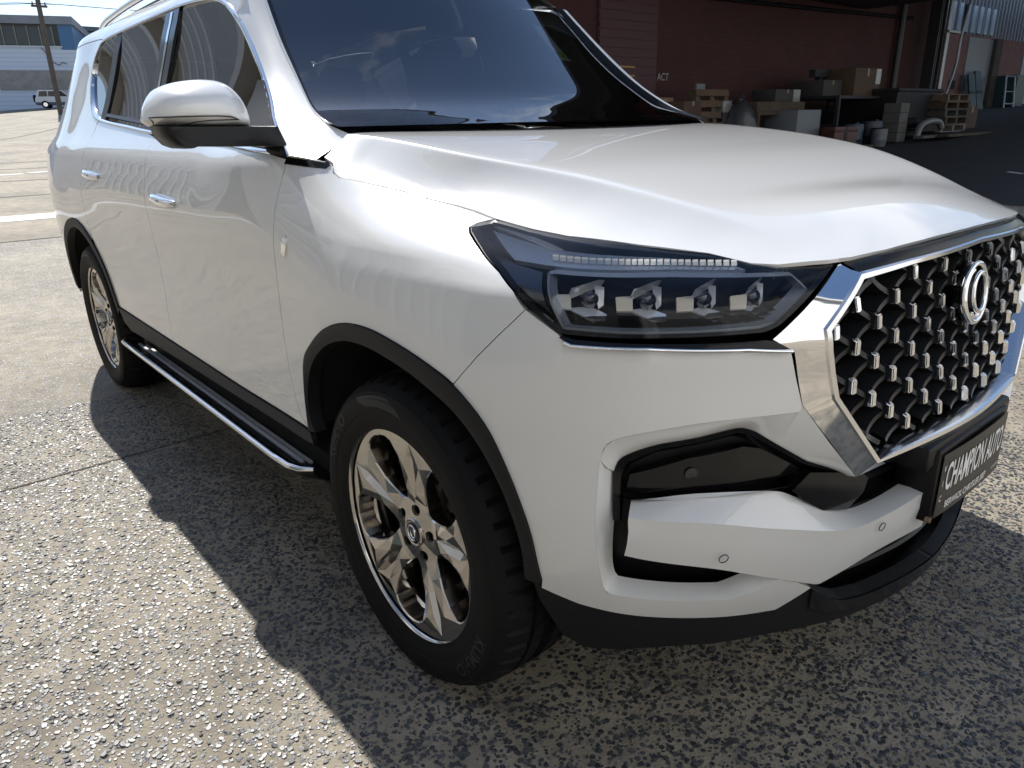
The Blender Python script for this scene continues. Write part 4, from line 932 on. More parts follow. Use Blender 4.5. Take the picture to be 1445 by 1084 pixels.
    for i in range(5):
        a=math.radians(11+72*i); s=add('spoke',sm_,w); s.rotation_euler=(0,-(a-PI/2),0)
        obj('nut_recess',lathe([(.0,.0298),(.0125,.0298),(.0135,.0292)],20),gloss,w,60).location=(.0605*math.cos(a),0,.0605*math.sin(a))
        ln=obj('wheel_nut',tube([(.0605*math.cos(a),.0300,.0605*math.sin(a)),(.0605*math.cos(a),.0265,.0605*math.sin(a))],.0072,6),mat('black_nut',(.02,.02,.02),.3,.6),w,30)
    hubp=[(.0001,-.024),(.020,-.0235),(.0285,-.025),(.0325,-.0235),(.0355,-.0255),(.0360,-.040)]
    hb=obj('centre_cap',lathe([(r,-q) for r,q in hubp[::-1]],40),wheelm,w,30)
    obj('cap_disc',lathe([(.0265,.0232),(.024,.0225),(.0001,.0222)],32),gloss,hb,60)
    obj('cap_emblem',join(tube([(.017*math.cos(t),.0218,.019*math.sin(t)) for t in np.linspace(.5,5.6,26)],.0022,6),tube([(.004+.009*math.cos(t),.0216,.011*math.sin(t)) for t in np.linspace(2.2,7.6,20)],.002,6)),chrome,hb,60)
    obj('brake_disc',lathe([(.168,.118),(.168,.098),(.163,.096),(.09,.096),(.088,.085),(.0,.085)],64),discm,w,30)
    cal=grid([[(r*math.cos(a),y,r*math.sin(a)) for a in np.radians(np.linspace(118,62,14))] for r,y in ((.205,.13),(.205,.075),(.185,.066),(.125,.066),(.12,.09))])
    obj('brake_caliper',cal,mat('caliper_grey',(.05,.05,.055),.4,.3),w,40)
    bkp=[(.225,.13),(.225,.125),(.0,.125)]
    obj('back_plate',lathe(bkp,48),liner,w,30)
    return w
w0=make_wheel(); w0.parent=car; w0.location=(0,-.935,.3725)
w1=copy_tree(w0,car); w1.location=(-2.865,-.935,.3725); w1.rotation_euler=(0,math.radians(23),0)
for x,a in ((0,41),(-2.865,12)):
    w2=copy_tree(w0,car); w2.location=(x,.935,.3725); w2.rotation_euler=(0,0,PI)
# rear wheel keeps its flat spot on the ground
w1.rotation_euler=(0,0,0)
# ---------------- door mirrors ----------------
ol=[(-1.214,1.300),(-1.204,1.329),(-1.180,1.359),(-1.151,1.373),(-1.108,1.383),(-1.062,1.387),(-1.028,1.385),(-1.004,1.376),(-.982,1.355),(-.966,1.325),(-.957,1.299),(-.958,1.282),(-1.02,1.2815),(-1.10,1.283),(-1.185,1.285),(-1.206,1.289)]
olr=resample(np.vstack([crspline(ol,6),[ol[0]]]),72)[:-1]; cy,cz=-1.085,1.322
def mring(sc,x,sx_=1.):
    o=[]
    for y,z in olr:
        a=math.atan2((z-cz)/.052,(y-cy)/.125); ey,ez=cy+.118*math.cos(a),cz+.048*math.sin(a); w_=sc**1.5
        yy=y*w_+ey*(1-w_); zz=z*w_+ez*(1-w_); o.append((x-(.035*(cy+(yy-cy)*sc-cy)/.13),cy+(yy-cy)*sc,cz+(zz-cz)*sc))
    return o
prf=[(.97,-.565),(1.0,-.552)]+[(math.sin(t)**.8,-.535+.125*math.cos(t)**1.0) for t in np.linspace(PI/2,.03,16)]
mv=grid([mring(s_,x) for s_,x in prf],False,True); mv=(mv[0],mv[1]+[tuple(range(len(mv[0])-71,len(mv[0])))])
mbase=[(-1.200,1.2875),(-1.197,1.266),(-1.178,1.246),(-1.150,1.237),(-1.137,1.243),(-1.065,1.240),(-.882,1.2345),(-.905,1.283),(-.958,1.284)]
mb_r=resample(np.vstack([dense(mbase,.02),mbase[:1]]),60)[:-1]
def bring(sc,x): return [(x-(.035*(y+1.05)/.13),-1.04+(y+1.04)*sc,1.262+(z-1.262)*sc) for y,z in mb_r]
mbv=grid([bring(s_,x) for s_,x in ((.96,-.555),(1,-.545),(1,-.48),(.97,-.455),(.92,-.446))],False,True); mbv=(mbv[0],mbv[1]+[tuple(range(len(mbv[0])-59,len(mbv[0])))])
sg=[(-1.209,1.3045),(-1.15,1.3055),(-1.08,1.306),(-1.045,1.3045),(-1.022,1.2985),(-1.09,1.2975),(-1.125,1.295),(-1.150,1.288),(-1.200,1.289)]
from mathutils.bvhtree import BVHTree
_bv=BVHTree.FromPolygons([tuple(map(float,v)) for v in mv[0]],[tuple(f) for f in mv[1]])
def mx_at(y,z):
    h=_bv.ray_cast(Vector((0,float(y),float(z))),Vector((-1,0,0)))
    return h[0].x if h[0] is not None else -.535
for sgn in (1,):          # the photograph shows nothing of the far mirror
    fx=(lambda g:g) if sgn>0 else mir
    mm=part('door_mirror',fx(mv),paint,car,50)
    part('mirror_base',fx(mbv),blackp,mm,75)
    sgd=dense(sg,.006)
    f_=lambda a,b:np.array([(mx_at(y,z)+.002,y,z) for y,z in zip(np.atleast_1d(a),np.atleast_1d(b))])
    pts=[tuple(q) for q in sgd]; n=len(pts); gx,gy=np.meshgrid(np.arange(-1.205,-1.03,.008),np.arange(1.29,1.306,.005)); q=np.stack([gx.ravel(),gy.ravel()],-1); q=q[inside(np.array(pts),q)]
    r_=delaunay_2d_cdt([Vector(v) for v in pts+[tuple(v) for v in q]],[(i,(i+1)%n) for i in range(n)],[],1,1e-6)
    W=np.array([tuple(v) for v in r_[0]]); part('mirror_indicator',fx((f_(W[:,0],W[:,1]),[tuple(t) for t in r_[2]])),reflm,mm,40)
    part('indicator_outline',fx(tube([tuple(f_(y,z)[0]+np.array([.001,0,0])) for y,z in sgd],.0013,6,closed=True)),blackp,mm,60)
    part('mirror_glass',fx(grid([mring(.93,-.562),mring(.02,-.562)],False,True)),mat('mirror_silver',(.8,.82,.84),.02,1.),mm,60)
    # black sail panel at the front of the window, with its upright fin
    sl=[(-.845,1.408),(-.805,1.404),(-.66,1.312),(-.520,1.232),(-.60,1.232),(-.80,1.245),(-.84,1.27)]
    part('mirror_sail',fx(panel(sl,bod(.008),.02,flange=.014,gap=0)),clad,mm)
# ---------------- interior ----------------
dash=[[(x,y,z) for y in np.linspace(-.74,.74,25)] for x,z in ((-.36,1.225),(-.50,1.235),(-.66,1.228),(-.78,1.205),(-.84,1.15),(-.86,1.05),(-.82,.95))]
part('dashboard',grid(dash[::-1]),dashm,car,40)
part('instrument_hood',grid([[(x,-.38+.21*math.cos(t),1.20+h*math.sin(t)) for t in np.linspace(0,PI,17)] for x,h in ((-.62,.035),(-.72,.072),(-.84,.078),(-.86,.07))]),dashm,car,50)
part('centre_screen',box(-.845,-.83,-.13,.13,1.12,1.25,.004),gloss,car)
sw=[np.array([-.93-.05*math.sin(t)*.5,-.38+.185*math.cos(t),1.10+.175*math.sin(t)]) for t in np.linspace(0,2*PI,40,endpoint=False)]
st=part('steering_wheel',tube(sw,.015,10,closed=True),dashm,car,60)
part('wheel_hub',join(box(-.93,-.90,-.45,-.31,1.06,1.15,.015),box(-.925,-.905,-.56,-.20,1.095,1.125,.006),box(-.925,-.905,-.40,-.36,.93,1.10,.006)),dashm,st)
def soft(w,rows,seg=14):
    """upholstered slab: rows of (x,z,half-thickness) swept across width w with rounded sides"""
    R_=[]
    for x,z,hx,ww in rows:
        R_.append([(x+hx*math.copysign(abs(math.cos(t))**.6,math.cos(t)),ww*math.copysign(abs(math.sin(t))**.45,math.sin(t)),z) for t in np.linspace(0,2*PI,24,endpoint=False)])
    g=grid(R_,False,True); return g[0],g[1]+[tuple(range(24))[::-1],tuple(len(g[0])-24+i for i in range(24))]
def seat(x,y,name='seat'):
    s_=part(name,xf(soft(.26,[(x+.22,.62,.30,.24),(x+.22,.70,.32,.27),(x+.22,.76,.30,.26),(x+.22,.785,.24,.2)]),Matrix.Translation((0,y,0))),seatm,car,50)
    part('backrest',xf(soft(.26,[(x-.05,.70,.08,.23),(x-.08,.80,.10,.26),(x-.13,1.0,.09,.27),(x-.18,1.2,.075,.25),(x-.21,1.32,.06,.19),(x-.215,1.345,.04,.14)]),Matrix.Translation((0,y,0))),seatm,s_,50)
    part('headrest',xf(soft(.13,[(x-.20,1.37,.03,.09),(x-.20,1.40,.055,.125),(x-.205,1.50,.06,.13),(x-.21,1.56,.05,.11),(x-.21,1.58,.03,.08)]),Matrix.Translation((0,y,0))),seatm,s_,50)
    return s_
seat(-1.48,-.38); seat(-1.48,.38)
for y in (-.42,0,.42): seat(-2.42,y,'rear_seat')
part('rear_view_mirror',xf(soft(.12,[(-1.02,1.575,.012,.09),(-1.02,1.59,.02,.115),(-1.025,1.63,.02,.12),(-1.03,1.645,.012,.10)]),Matrix.Translation((0,.02,0))),blackp,car,50)
sens=[[tuple(wind([v],[t])[0]+np.array([-.006,0,-.006])) for v in np.linspace(v0,v1,9)] for t,v0,v1 in ((.70,-.10,.16),(.80,-.17,.22),(1.0,-.30,.30))]
part('sensor_housing',grid(sens),mat('maroon_sensor_cover',(.035,.012,.016),.5),car)
stk=[[tuple(wind([v],[t])[0]+np.array([-.003,0,-.003])) for v in np.linspace(.42,.52,5)] for t in np.linspace(.60,.76,5)]
part('registration_sticker',grid(stk),mat('sticker_paper',(.75,.78,.72),.6),car)
stk2=[[tuple(wind([v],[t])[0]+np.array([-.002,0,-.002])) for v in np.linspace(.425,.515,5)] for t in np.linspace(.61,.645,3)]
part('sticker_band',grid(stk2),mat('sticker_lime',(.45,.62,.08),.6),car)
orng=[tuple(wind([.22+.035*math.cos(t)],[.40+.035*math.sin(t)])[0]+np.array([-.003,0,-.003])) for t in np.linspace(0,2*PI,28,endpoint=False)]
part('round_sticker_edge',tube(orng,.0025,6,closed=True),blackp,car,60)
part('headlining',grid([[(x,y,z) for y in np.linspace(-.60,.60,9)] for x,z in ((-1.12,1.70),(-1.5,1.735),(-2.5,1.745),(-3.4,1.66))]),headl,car,40)
part('cabin_floor',box(-3.6,-.5,-.75,.75,.50,.56),seatm,car)
# wiper
0 and part('wiper',tube([tuple(wind([v],[.035+.03*(1-abs(v))])[0]+np.array([.012,0,.010])) for v in np.linspace(-.75,.15,20)],.006,6),blackp,car,60)
# =====================================================================
# the yard: markings, left building, street, warehouse, clutter
# =====================================================================
linem=mat('worn_white_road_paint',(.62,.63,.64),.7,noise=(6,.35)); seamm=mat('dark_slab_joint',(.05,.045,.04),.9)
gstrip('slab_joint',[(-1.80,-6.5),(-1.84,-1.6),(-1.87,-.2)],.009,seamm,.003,'narrow dark joint across the aggregate slab behind the front wheel',cat='joint',kind='structure')
gstrip('slab_edge',[(-8.9,-12),(-8.85,3)],.05,seamm,.003,'dark joint where aggregate paving meets smooth concrete',cat='joint',kind='structure')
gstrip('painted_band',[(-10.92,-9),(-10.9,-.45),(-10.9,2.6)],.60,linem,.004,'broad white painted band on the concrete beyond the rear wheel',cat='road marking',kind='structure')
gstrip('painted_dash',[(-17.98,-2.4),(-18.2,.93)],.22,linem,.004,'longer thin white dash left of the car tail',cat='road marking',kind='structure')
gstrip('painted_dash',[(-18.35,1.05),(-18.6,1.95)],.22,linem,.004,'shorter thin white dash beside the car tail',cat='road marking',kind='structure')
tarm=mat('tar_crack_seal',(.055,.05,.045),.85)
for i,(a,b,w) in enumerate([((-22.3,-8),(-21.7,3),.14),((-16.9,-8),(-16.6,3),.12),((-13.95,-8),(-13.75,3),.10),((-20.0,-6),(-19.6,3),.10)]):
    gstrip('crack_seal',[a,((a[0]+b[0])/2+.15,-2),b],w,tarm,.003,['tar-sealed crack furthest up the yard','tar-sealed crack just below the white dashes','tar-sealed crack nearest the painted band','faint tar-sealed crack above the white dashes'][i],cat='crack',kind='structure')
gstrip('crack_seal',[(-34,-6),(-33,2),(-41,6),(-44,9)],.16,tarm,.003,'crooked crack climbing towards the parked far car',cat='crack',kind='structure')
# loading lane asphalt; warehouse shade is put into its dark tone and edge
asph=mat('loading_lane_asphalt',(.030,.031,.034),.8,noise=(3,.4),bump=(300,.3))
ax=np.linspace(-9.2,4,30); ay=np.linspace(7.35,60,80)
V,F=grid([[(x,y,gzf(x,y)+.004) for y in ay] for x in ax]); tag(obj('asphalt',(V,[tuple(reversed(f)) for f in F]),asph,None,60),'asphalt loading lane, coloured dark up to the edge of the warehouse shade','asphalt',kind='structure')
gstrip('lane_mark',[(-2.10,9.52),(-1.89,9.39)],.07,linem,.008,'short white paint mark on the dark asphalt',cat='road marking',kind='structure')
# ---------------- left building ----------------
e_=np.array([.31,.951]); e_/=np.linalg.norm(e_); nrm_=np.array([e_[1],-e_[0]])          # facade direction and outward normal (towards the yard)
O_=np.array([-77.0,14.9])            # right-hand corner of the facade
def fac(u,d,z): q=O_+e_*u+nrm_*d; return (q[0],q[1],z)
def fbox(u0,u1,d0,d1,z0,z1):
    V=[fac(u,d,z) for u in (u0,u1) for d in (d0,d1) for z in (z0,z1)]
    return V,[(0,1,3,2),(4,6,7,5),(0,4,5,1),(2,3,7,6),(0,2,6,4),(1,5,7,3)]
board=bpy.data.materials.new('white_weatherboard'); board.use_nodes=True; t=board.node_tree; b=t.nodes['Principled BSDF']; b.inputs['Roughness'].default_value=.6
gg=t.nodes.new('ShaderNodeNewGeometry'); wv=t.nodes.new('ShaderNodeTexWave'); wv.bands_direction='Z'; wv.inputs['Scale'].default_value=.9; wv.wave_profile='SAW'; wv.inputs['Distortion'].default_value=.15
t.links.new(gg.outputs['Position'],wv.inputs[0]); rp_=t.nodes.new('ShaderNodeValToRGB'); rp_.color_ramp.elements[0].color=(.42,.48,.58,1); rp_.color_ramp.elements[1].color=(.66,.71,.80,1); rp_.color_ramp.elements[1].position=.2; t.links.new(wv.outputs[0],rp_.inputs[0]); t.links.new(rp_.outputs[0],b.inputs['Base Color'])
fb=tag(empty('factory_building',fac(-8,0,3.0)),'long white weatherboard factory with a dark window band, far left','building')
def fp(name,g,m,par=fb):
    o=obj(name,g,m,None); o.parent=par; o.matrix_parent_inverse=par.matrix_world.inverted(); o.matrix_parent_inverse=Matrix.Translation(-Vector(par.location)) ; return o
fp('wall',fbox(-40,0,-14,0,1.5,8.25),board)
fp('upper_wall',fbox(-40,-1.1,-13.9,-.05,8.25,10.0),mat('dark_clerestory',(.05,.048,.046),.5))
fp('fascia',fbox(-40.3,.15,-14.2,.25,9.98,10.62),mat('weathered_fascia',(.30,.32,.35),.7,noise=(1,.3)))
fp('blue_panel',fbox(-1.1,0,-13.9,.02,8.0,10.0),mat('blue_sheet',(.07,.17,.33),.5))
for i in range(24):
    u=-1.55-.92*i
    pane=fp('window_pane',fbox(u-.86,u-.06,-.02,.03,8.35,9.75),mat('grimy_dark_glass',(.035,.033,.032),.12,noise=(.7,.5)))
    fp('mullion',fbox(u-.05,u+.02,-.02,.09,8.2,9.85),mat('rusty_mullion',(.30,.26,.22),.7))
fp('sill_band',fbox(-40,-1.0,-.02,.14,8.16,8.28),mat('white_sill',(.6,.63,.68),.6))
fp('cream_sheeting',fbox(-6.3,-.02,-.02,.10,4.75,6.35),mat('cream_corrugated_sheet',(.40,.37,.33),.65,noise=(2,.35)))
fp('door',fbox(-8.3,-7.1,-.02,.06,3.2,5.75),mat('white_side_door',(.56,.62,.72),.5))
fp('door_frame',fbox(-8.42,-6.98,-.02,.03,3.2,5.9),mat('grey_door_frame',(.35,.38,.43),.5))
cable=tag(obj('hanging_cable',tube([fac(-2.6,.1,8.15),fac(-2.2,.12,7.5),fac(-1.9,.12,6.95),fac(-1.5,.12,6.75),fac(-1.2,.12,7.0),fac(-.9,.12,6.85)],.03,5),blackp),'loose black cable hanging below the factory windows','cable')
# darker building further right
db=tag(empty('dark_shed',(-92,20,4)),'dark blue-grey flat-roofed shed beyond the white factory','building')
def place(name,g,m,par):
    o=obj(name,g,m,None); o.parent=par; o.matrix_parent_inverse=Matrix.Rotation(-par.rotation_euler.z,4,'Z')@Matrix.Translation(-Vector(par.location)); return o
place('wall',box(-104,-91.5,14,40,1,11.1),mat('navy_sheet_wall',(.055,.075,.11),.6,noise=(.5,.3)),db)
place('roof',box(-104.3,-91.2,13.7,40.3,11.1,11.5),mat('grey_roof_edge',(.12,.13,.15),.6),db)
# brown gabled store just behind the roof rail
gb=tag(empty('brown_store',(-40,12,1.5)),'brown timber gabled store showing above the SUV roof rail','building')
V=[(-44,10.5,1),(-44,18.3,1),(-38,18.3,1),(-38,10.5,1),(-44,10.5,6.4),(-44,18.3,6.4),(-38,18.3,6.4),(-38,10.5,6.4)]
place('wall',(V,[(0,1,5,4),(1,2,6,5),(2,3,7,6),(3,0,4,7)]),mat('brown_board',(.085,.062,.045),.8,noise=(2,.4)),gb)
V=[(x,y+2.3,z+.75) for x,y,z in [(-44.5,7.6,5.55),(-37.4,7.6,5.55),(-37.4,12.1,8.0),(-44.5,12.1,8.0),(-37.4,16.6,5.55),(-44.5,16.6,5.55),(-44.5,7.6,5.75),(-37.4,7.6,5.75),(-37.4,12.1,8.2),(-44.5,12.1,8.2),(-37.4,16.6,5.75),(-44.5,16.6,5.75)]]
place('roof',(V,[(0,1,2,3),(3,2,4,5),(6,9,8,7),(9,11,10,8),(0,6,7,1),(4,10,11,5),(1,7,8,2),(2,8,10,4),(3,9,6,0),(5,11,9,3)]),mat('dark_roof',(.05,.042,.036),.8),gb)
place('gable',([(-38,10.5,6.4),(-38,18.3,6.4),(-38,14.4,8.6)],[(0,1,2)]),mat('brown_board',(.085,.062,.045)),gb)
# utility pole and wires
pw=mat('weathered_pole',(.16,.13,.105),.85,noise=(3,.35))
up_=tag(empty('utility_pole',(-57.7,9.15,gzf(-57.7,9.15))),'grey timber utility pole in front of the factory','pole')
place('shaft',tube([(-57.7,9.15,1.5),(-57.7,9.17,6),(-57.7,9.2,12.5)],[.17,.155,.13],12),pw,up_)
place('crossarm',box(-57.78,-57.62,8.75,9.65,8.75,8.88,.02),pw,up_)
for y in (8.85,9.55): place('insulator',tube([(-57.7,y,8.88),(-57.7,y,9.06)],[.05,.035],8),mat('brown_insulator',(.10,.05,.03),.2),up_)
for k_,y in enumerate((8.85,9.55)):
    pts=[(-57.7+.35*s_,y+s_,9.0-.55*math.sin(PI*min(1,abs(s_)/30))) for s_ in np.linspace(-30,30,40)]
    tag(obj('overhead_wire',tube(pts,.018,5),mat('black_cable',(.02,.02,.022),.6)),['upper sagging overhead wire passing the pole','overhead wire on the nearer insulator of the pole'][k_],'wire')
# parked far SUV --------------------------------------------------
def far_suv():
    zb=gzf(-71.5,12.0); r=tag(empty('far_parked_car',(-71.5,11.95,zb),math.atan2(e_[1],e_[0])),'small silver-white SUV parked against the far white factory','car')
    wp=mat('far_car_paint',(.62,.63,.66),.25,0,.8); dk=mat('far_car_glass',(.02,.025,.03),.05); gy=mat('far_car_cladding',(.10,.10,.11),.6)
    def prof(pts,y0,y1): 
        V=[(x,y0,z) for x,z in pts]+[(x,y1,z) for x,z in pts]; n=len(pts)
        return V,[tuple(range(n)),tuple(range(2*n-1,n-1,-1))]+[(i,n+i,n+(i+1)%n,(i+1)%n) for i in range(n)]
    q=lambda nm,g,m: add(nm,mesh(nm,g[0],g[1],m,None,30),r)
    q('body',prof([(-2.05,.35),(-2.1,.75),(-2.0,1.02),(-.9,1.06),(.95,1.02),(1.85,.92),(2.05,.70),(2.05,.35)],-.86,.86),wp)
    q('cabin',prof([(-1.98,1.0),(-1.8,1.58),(-1.6,1.66),(.0,1.66),(.25,1.6),(.95,1.02)],-.74,.74),wp)
    for x0,x1,x2,x3 in ((-1.78,-1.66,-1.02,-1.02),(-.95,-.95,-.30,-.30),(-.22,-.22,.16,.72)):
        for s in (-1,1): q('window',([(x0,s*.75,1.06),(x1,s*.75,1.52),(x2,s*.75,1.55),(x3,s*.75,1.06)],[(0,1,2,3)]),dk)
    q('cladding',prof([(-2.1,.33),(-2.12,.55),(2.08,.55),(2.07,.33)],-.875,.875),gy)
    for x in (-1.3,1.3):
        for s in (-1,1):
            w=q('wheel',tube([(x,s*.62,.34),(x,s*.88,.34)],.34,20),rubber); q('hub',tube([(x,s*.85,.34),(x,s*.89,.34)],.19,12),satin)
    q('spare_wheel',tube([(-2.1,0,.9),(-2.32,0,.9)],.33,20),blackp)
    for s in (-1,1): q('roof_rack',tube([(-1.6,s*.62,1.71),(0,s*.62,1.71)],.025,6),blackp)
    r.scale=(.84,.84,.84); return r
far_suv()
# ---------------- warehouse on the right ----------------
def brickmat(name,c1,c2,mo,sc=1.):
    m=bpy.data.materials.new(name); m.use_nodes=True; t=m.node_tree; b=t.nodes['Principled BSDF']; b.inputs['Roughness'].default_value=.85
    g=t.nodes.new('ShaderNodeNewGeometry'); s=t.nodes.new('ShaderNodeSeparateXYZ'); c=t.nodes.new('ShaderNodeCombineXYZ'); t.links.new(g.outputs['Position'],s.inputs[0]); t.links.new(s.outputs[1],c.inputs[0]); t.links.new(s.outputs[2],c.inputs[1])
    k=t.nodes.new('ShaderNodeTexBrick'); k.inputs['Scale'].default_value=1; k.inputs['Brick Width'].default_value=.24; k.inputs['Row Height'].default_value=.086; k.inputs['Mortar Size'].default_value=.010; k.inputs['Color1'].default_value=(*c1,1); k.inputs['Color2'].default_value=(*c2,1); k.inputs['Mortar'].default_value=(*mo,1)
    n=t.nodes.new('ShaderNodeTexNoise'); n.inputs['Scale'].default_value=.6; n.inputs['Detail'].default_value=6; t.links.new(g.outputs['Position'],n.inputs['Vector']); mm=t.nodes.new('ShaderNodeMix'); mm.data_type='RGBA'; mm.blend_type='MULTIPLY'; mm.inputs['Factor'].default_value=.7
    t.links.new(c.outputs[0],k.inputs['Vector']); t.links.new(k.outputs[0],mm.inputs['A']); t.links.new(n.outputs['Color'],mm.inputs['B']); r=t.nodes.new('ShaderNodeValToRGB'); r.color_ramp.elements[0].position=.25; r.color_ramp.elements[0].color=(.45,.45,.45,1); r.color_ramp.elements[1].position=.7; t.links.new(n.outputs['Fac'],r.inputs[0]); t.links.new(r.outputs[0],mm.inputs['B'])
    t.links.new(mm.outputs['Result'],b.inputs['Base Color']); MATS[name]=m; return m
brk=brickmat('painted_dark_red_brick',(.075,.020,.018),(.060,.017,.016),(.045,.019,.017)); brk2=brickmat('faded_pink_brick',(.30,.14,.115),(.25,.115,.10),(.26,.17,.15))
wh=tag(empty('brick_warehouse',(-7,12,0)),'dark red brick warehouse wall behind the bonnet, deep in shade','building')
W_=lambda nm,g,m: place(nm,g,m,wh)
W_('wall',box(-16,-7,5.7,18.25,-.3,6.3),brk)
W_('parapet',box(-16.1,-6.9,5.6,18.35,6.3,6.5),mat('parapet_cap',(.12,.11,.10),.8))
W_('cream_cladding',box(-15.9,-7.05,4.5,5.62,-.3,6.2),mat('cream_sheet',(.42,.39,.32),.6,noise=(1,.25)))
W_('downpipe',tube([(-6.93,5.66,.2),(-6.93,5.66,6.3)],.06,10),mat('dark_downpipe',(.03,.03,.032),.5))
rd_=W_('roller_door',box(-7.02,-6.965,7.0,8.35,.2,3.6),mat('maroon_roller_door',(.055,.014,.018),.6))
for i in range(26): W_('door_slat',box(-6.965,-6.95,7.02,8.33,.30+.126*i,.40+.126*i),mat('maroon_roller_door',(.085,.022,.026)))
W_('wall_notice',box(-6.99,-6.955,8.05-.60,8.05-.22,1.90,2.12),mat('ochre_notice',(.36,.20,.05),.6))
def chalk(s,y,z,size):
    V,F=text_flat(s,size); return [(-6.985,y+a*.9,z+b) for a,b,_ in V],[tuple(reversed(f)) for f in F]
def chalk2(s,y,z,size):
    V,F=text_flat(s,size); return [(-6.985,y+a*.9,z+b) for a,b,_ in V],F
W_('chalk_lettering',chalk2('ACT',8.55,1.92,.16),mat('chalk',(.42,.38,.36),.9))
W_('wall_pipe',tube([(-6.93,9.2,3.15),(-6.93,13,3.22),(-6.93,17.2,3.32)],.035,8),blackp)
W_('drain_pipe',tube([(-6.88,16.55,1.2),(-6.88,16.6,4.2)],.07,10),mat('dark_downpipe',(.03,.03,.032)))
W_('electrical_box',box(-6.99,-6.86,16.9,17.15,1.55,1.85,.01),mat('grey_box',(.25,.25,.26),.5))
# steel column and conduit at the corner
col_=tag(empty('steel_column',(-6.5,17.6,1.0)),'dark steel column with a pale pipe at the warehouse corner','column')
place('web',box(-6.64,-6.44,17.55,17.60,.8,4.6),mat('dark_steel',(.035,.036,.04),.5,.2),col_); place('flange',box(-6.66,-6.42,17.42,17.46,.8,4.6),mat('dark_steel',(.035,.036,.04)),col_); place('flange',box(-6.66,-6.42,17.69,17.73,.8,4.6),mat('dark_steel',(.035,.036,.04)),col_)
place('pipe',tube([(-6.38,17.80,1.0),(-6.38,17.80,4.5)],.055,10),mat('galvanised_pipe',(.32,.33,.34),.4,.6),col_)
place('conduit',tube(crspline([(-6.30,17.7,1.45),(-6.30,17.95,1.6),(-6.30,18.35,2.3),(-6.30,18.4,3.0),(-6.30,18.6,3.75)],6),.03,8),mat('galvanised_pipe',(.32,.33,.34)),col_)
place('bracket',box(-6.42,-6.30,17.7,18.35,3.0,3.05),mat('galvanised_pipe',(.32,.33,.34)),col_)
# canopy over the loading lane; its unseen near stretch is added to shade the clutter
cn=tag(empty('loading_canopy',(-5,20,4)),'dark steel canopy with pale roof lights, top right corner','canopy')
place('sheet',box(-7.2,-1.6,5.0,42,4.75,4.88),mat('canopy_sheet',(.05,.052,.055),.6),cn)
for i in range(15): place('joist',box(-7.0,-1.8,6.2+2.3*i,6.35+2.3*i,4.40,4.75),mat('dark_steel',(.035,.036,.04)),cn)
for i in range(5): place('roof_light',box(-5.6,-3.6,16.2+4.6*i,17.2+4.6*i,4.73,4.90),mat('fibreglass_rooflight',(.42,.38,.24),.5),cn)
place('edge_beam',box(-1.75,-1.5,5.0,42,4.2,4.86),mat('dark_steel',(.035,.036,.04)),cn); place('cross_beam',box(-7.0,-1.5,14.9,15.15,3.95,4.6),mat('dark_steel',(.035,.036,.04)),cn)
place('front_beam',box(-6.9,-4.5,9.0,15.0,3.35,3.75),mat('dark_steel',(.035,.036,.04)),cn)
# far wing
fw=tag(empty('far_wing',(-9,28,1)),'pink brick wing with grey roller doors and metal cladding, far right','building')
P_=lambda nm,g,m: place(nm,g,m,fw)
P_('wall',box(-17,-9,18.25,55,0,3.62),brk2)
P_('cladding',box(-17,-9.06,18.3,55,3.62,7.0),mat('grey_cladding',(.20,.21,.22),.55,noise=(1,.2)))
for i in range(60): P_('cladding_rib',box(-9.06,-9.0,22.9+.30*i,22.97+.30*i,3.62,6.9),mat('cladding_rib_metal',(.30,.32,.34),.5))
for i in range(9): P_('clerestory_pane',box(-9.05,-8.985,23.4+.55*i,23.68+.55*i,3.68,4.45),mat('pale_blue_pane',(.42,.52,.62),.25))
P_('roller_door',box(-9.05,-8.97,26.15,28.2,1.2,3.55),mat('grey_roller',(.27,.28,.30),.5,noise=(.5,.15)))
P_('door_post',box(-9.05,-8.85,28.2,28.75,1.2,3.58),mat('brown_stained_post',(.10,.075,.06),.8,noise=(2,.4)))
P_('roller_door',box(-9.05,-8.97,31.3,35.0,1.2,3.45),mat('grey_roller',(.27,.28,.30)))
P_('wall_opening',box(-9.03,-8.985,25.1,25.6,2.0,2.25),mat('dark_opening',(.01,.01,.012),.8))
P_('wall_hatch',box(-9.03,-8.98,23.9,24.9,1.6,2.55),mat('painted_hatch',(.26,.12,.10),.8))
# ---------------- corrugated shed across the yard, and a white one added behind the camera as fill (mirrored in the paint and glass) ----------------
sh_=tag(empty('corrugated_shed',(-6,-5.4,0)),'long grey corrugated shed beside the yard, mirrored in the car windows','building')
shm=mat('weathered_corrugated_iron',(.60,.59,.575),.55,0.,noise=(.8,.25))
for i in range(5):              # sawtooth bays: each rises gently towards the car's nose, then drops
    xa=-36+8*i; xb=xa+8; q=[(xa,-.3),(xb,-.3),(xb,8.5),(xa,6.5)]
    V=[(x,-5.4,z) for x,z in q]+[(x,-16,z) for x,z in q]
    place('bay_wall',(V,[(0,1,2,3),(7,6,5,4),(0,4,5,1),(1,5,6,2),(3,7,4,0)]),shm,sh_)
    V=[(xa-.1,-5.2,6.48),(xb,-5.2,8.52),(xb,-16.2,8.52),(xa-.1,-16.2,6.48),(xa-.1,-5.2,6.6),(xb,-5.2,8.64),(xb,-16.2,8.64),(xa-.1,-16.2,6.6)]
    place('bay_roof',(V,[(0,1,2,3),(7,6,5,4),(0,4,5,1),(1,5,6,2),(2,6,7,3),(3,7,4,0)]),mat('grey_roof_iron',(.40,.395,.39),.5),sh_)
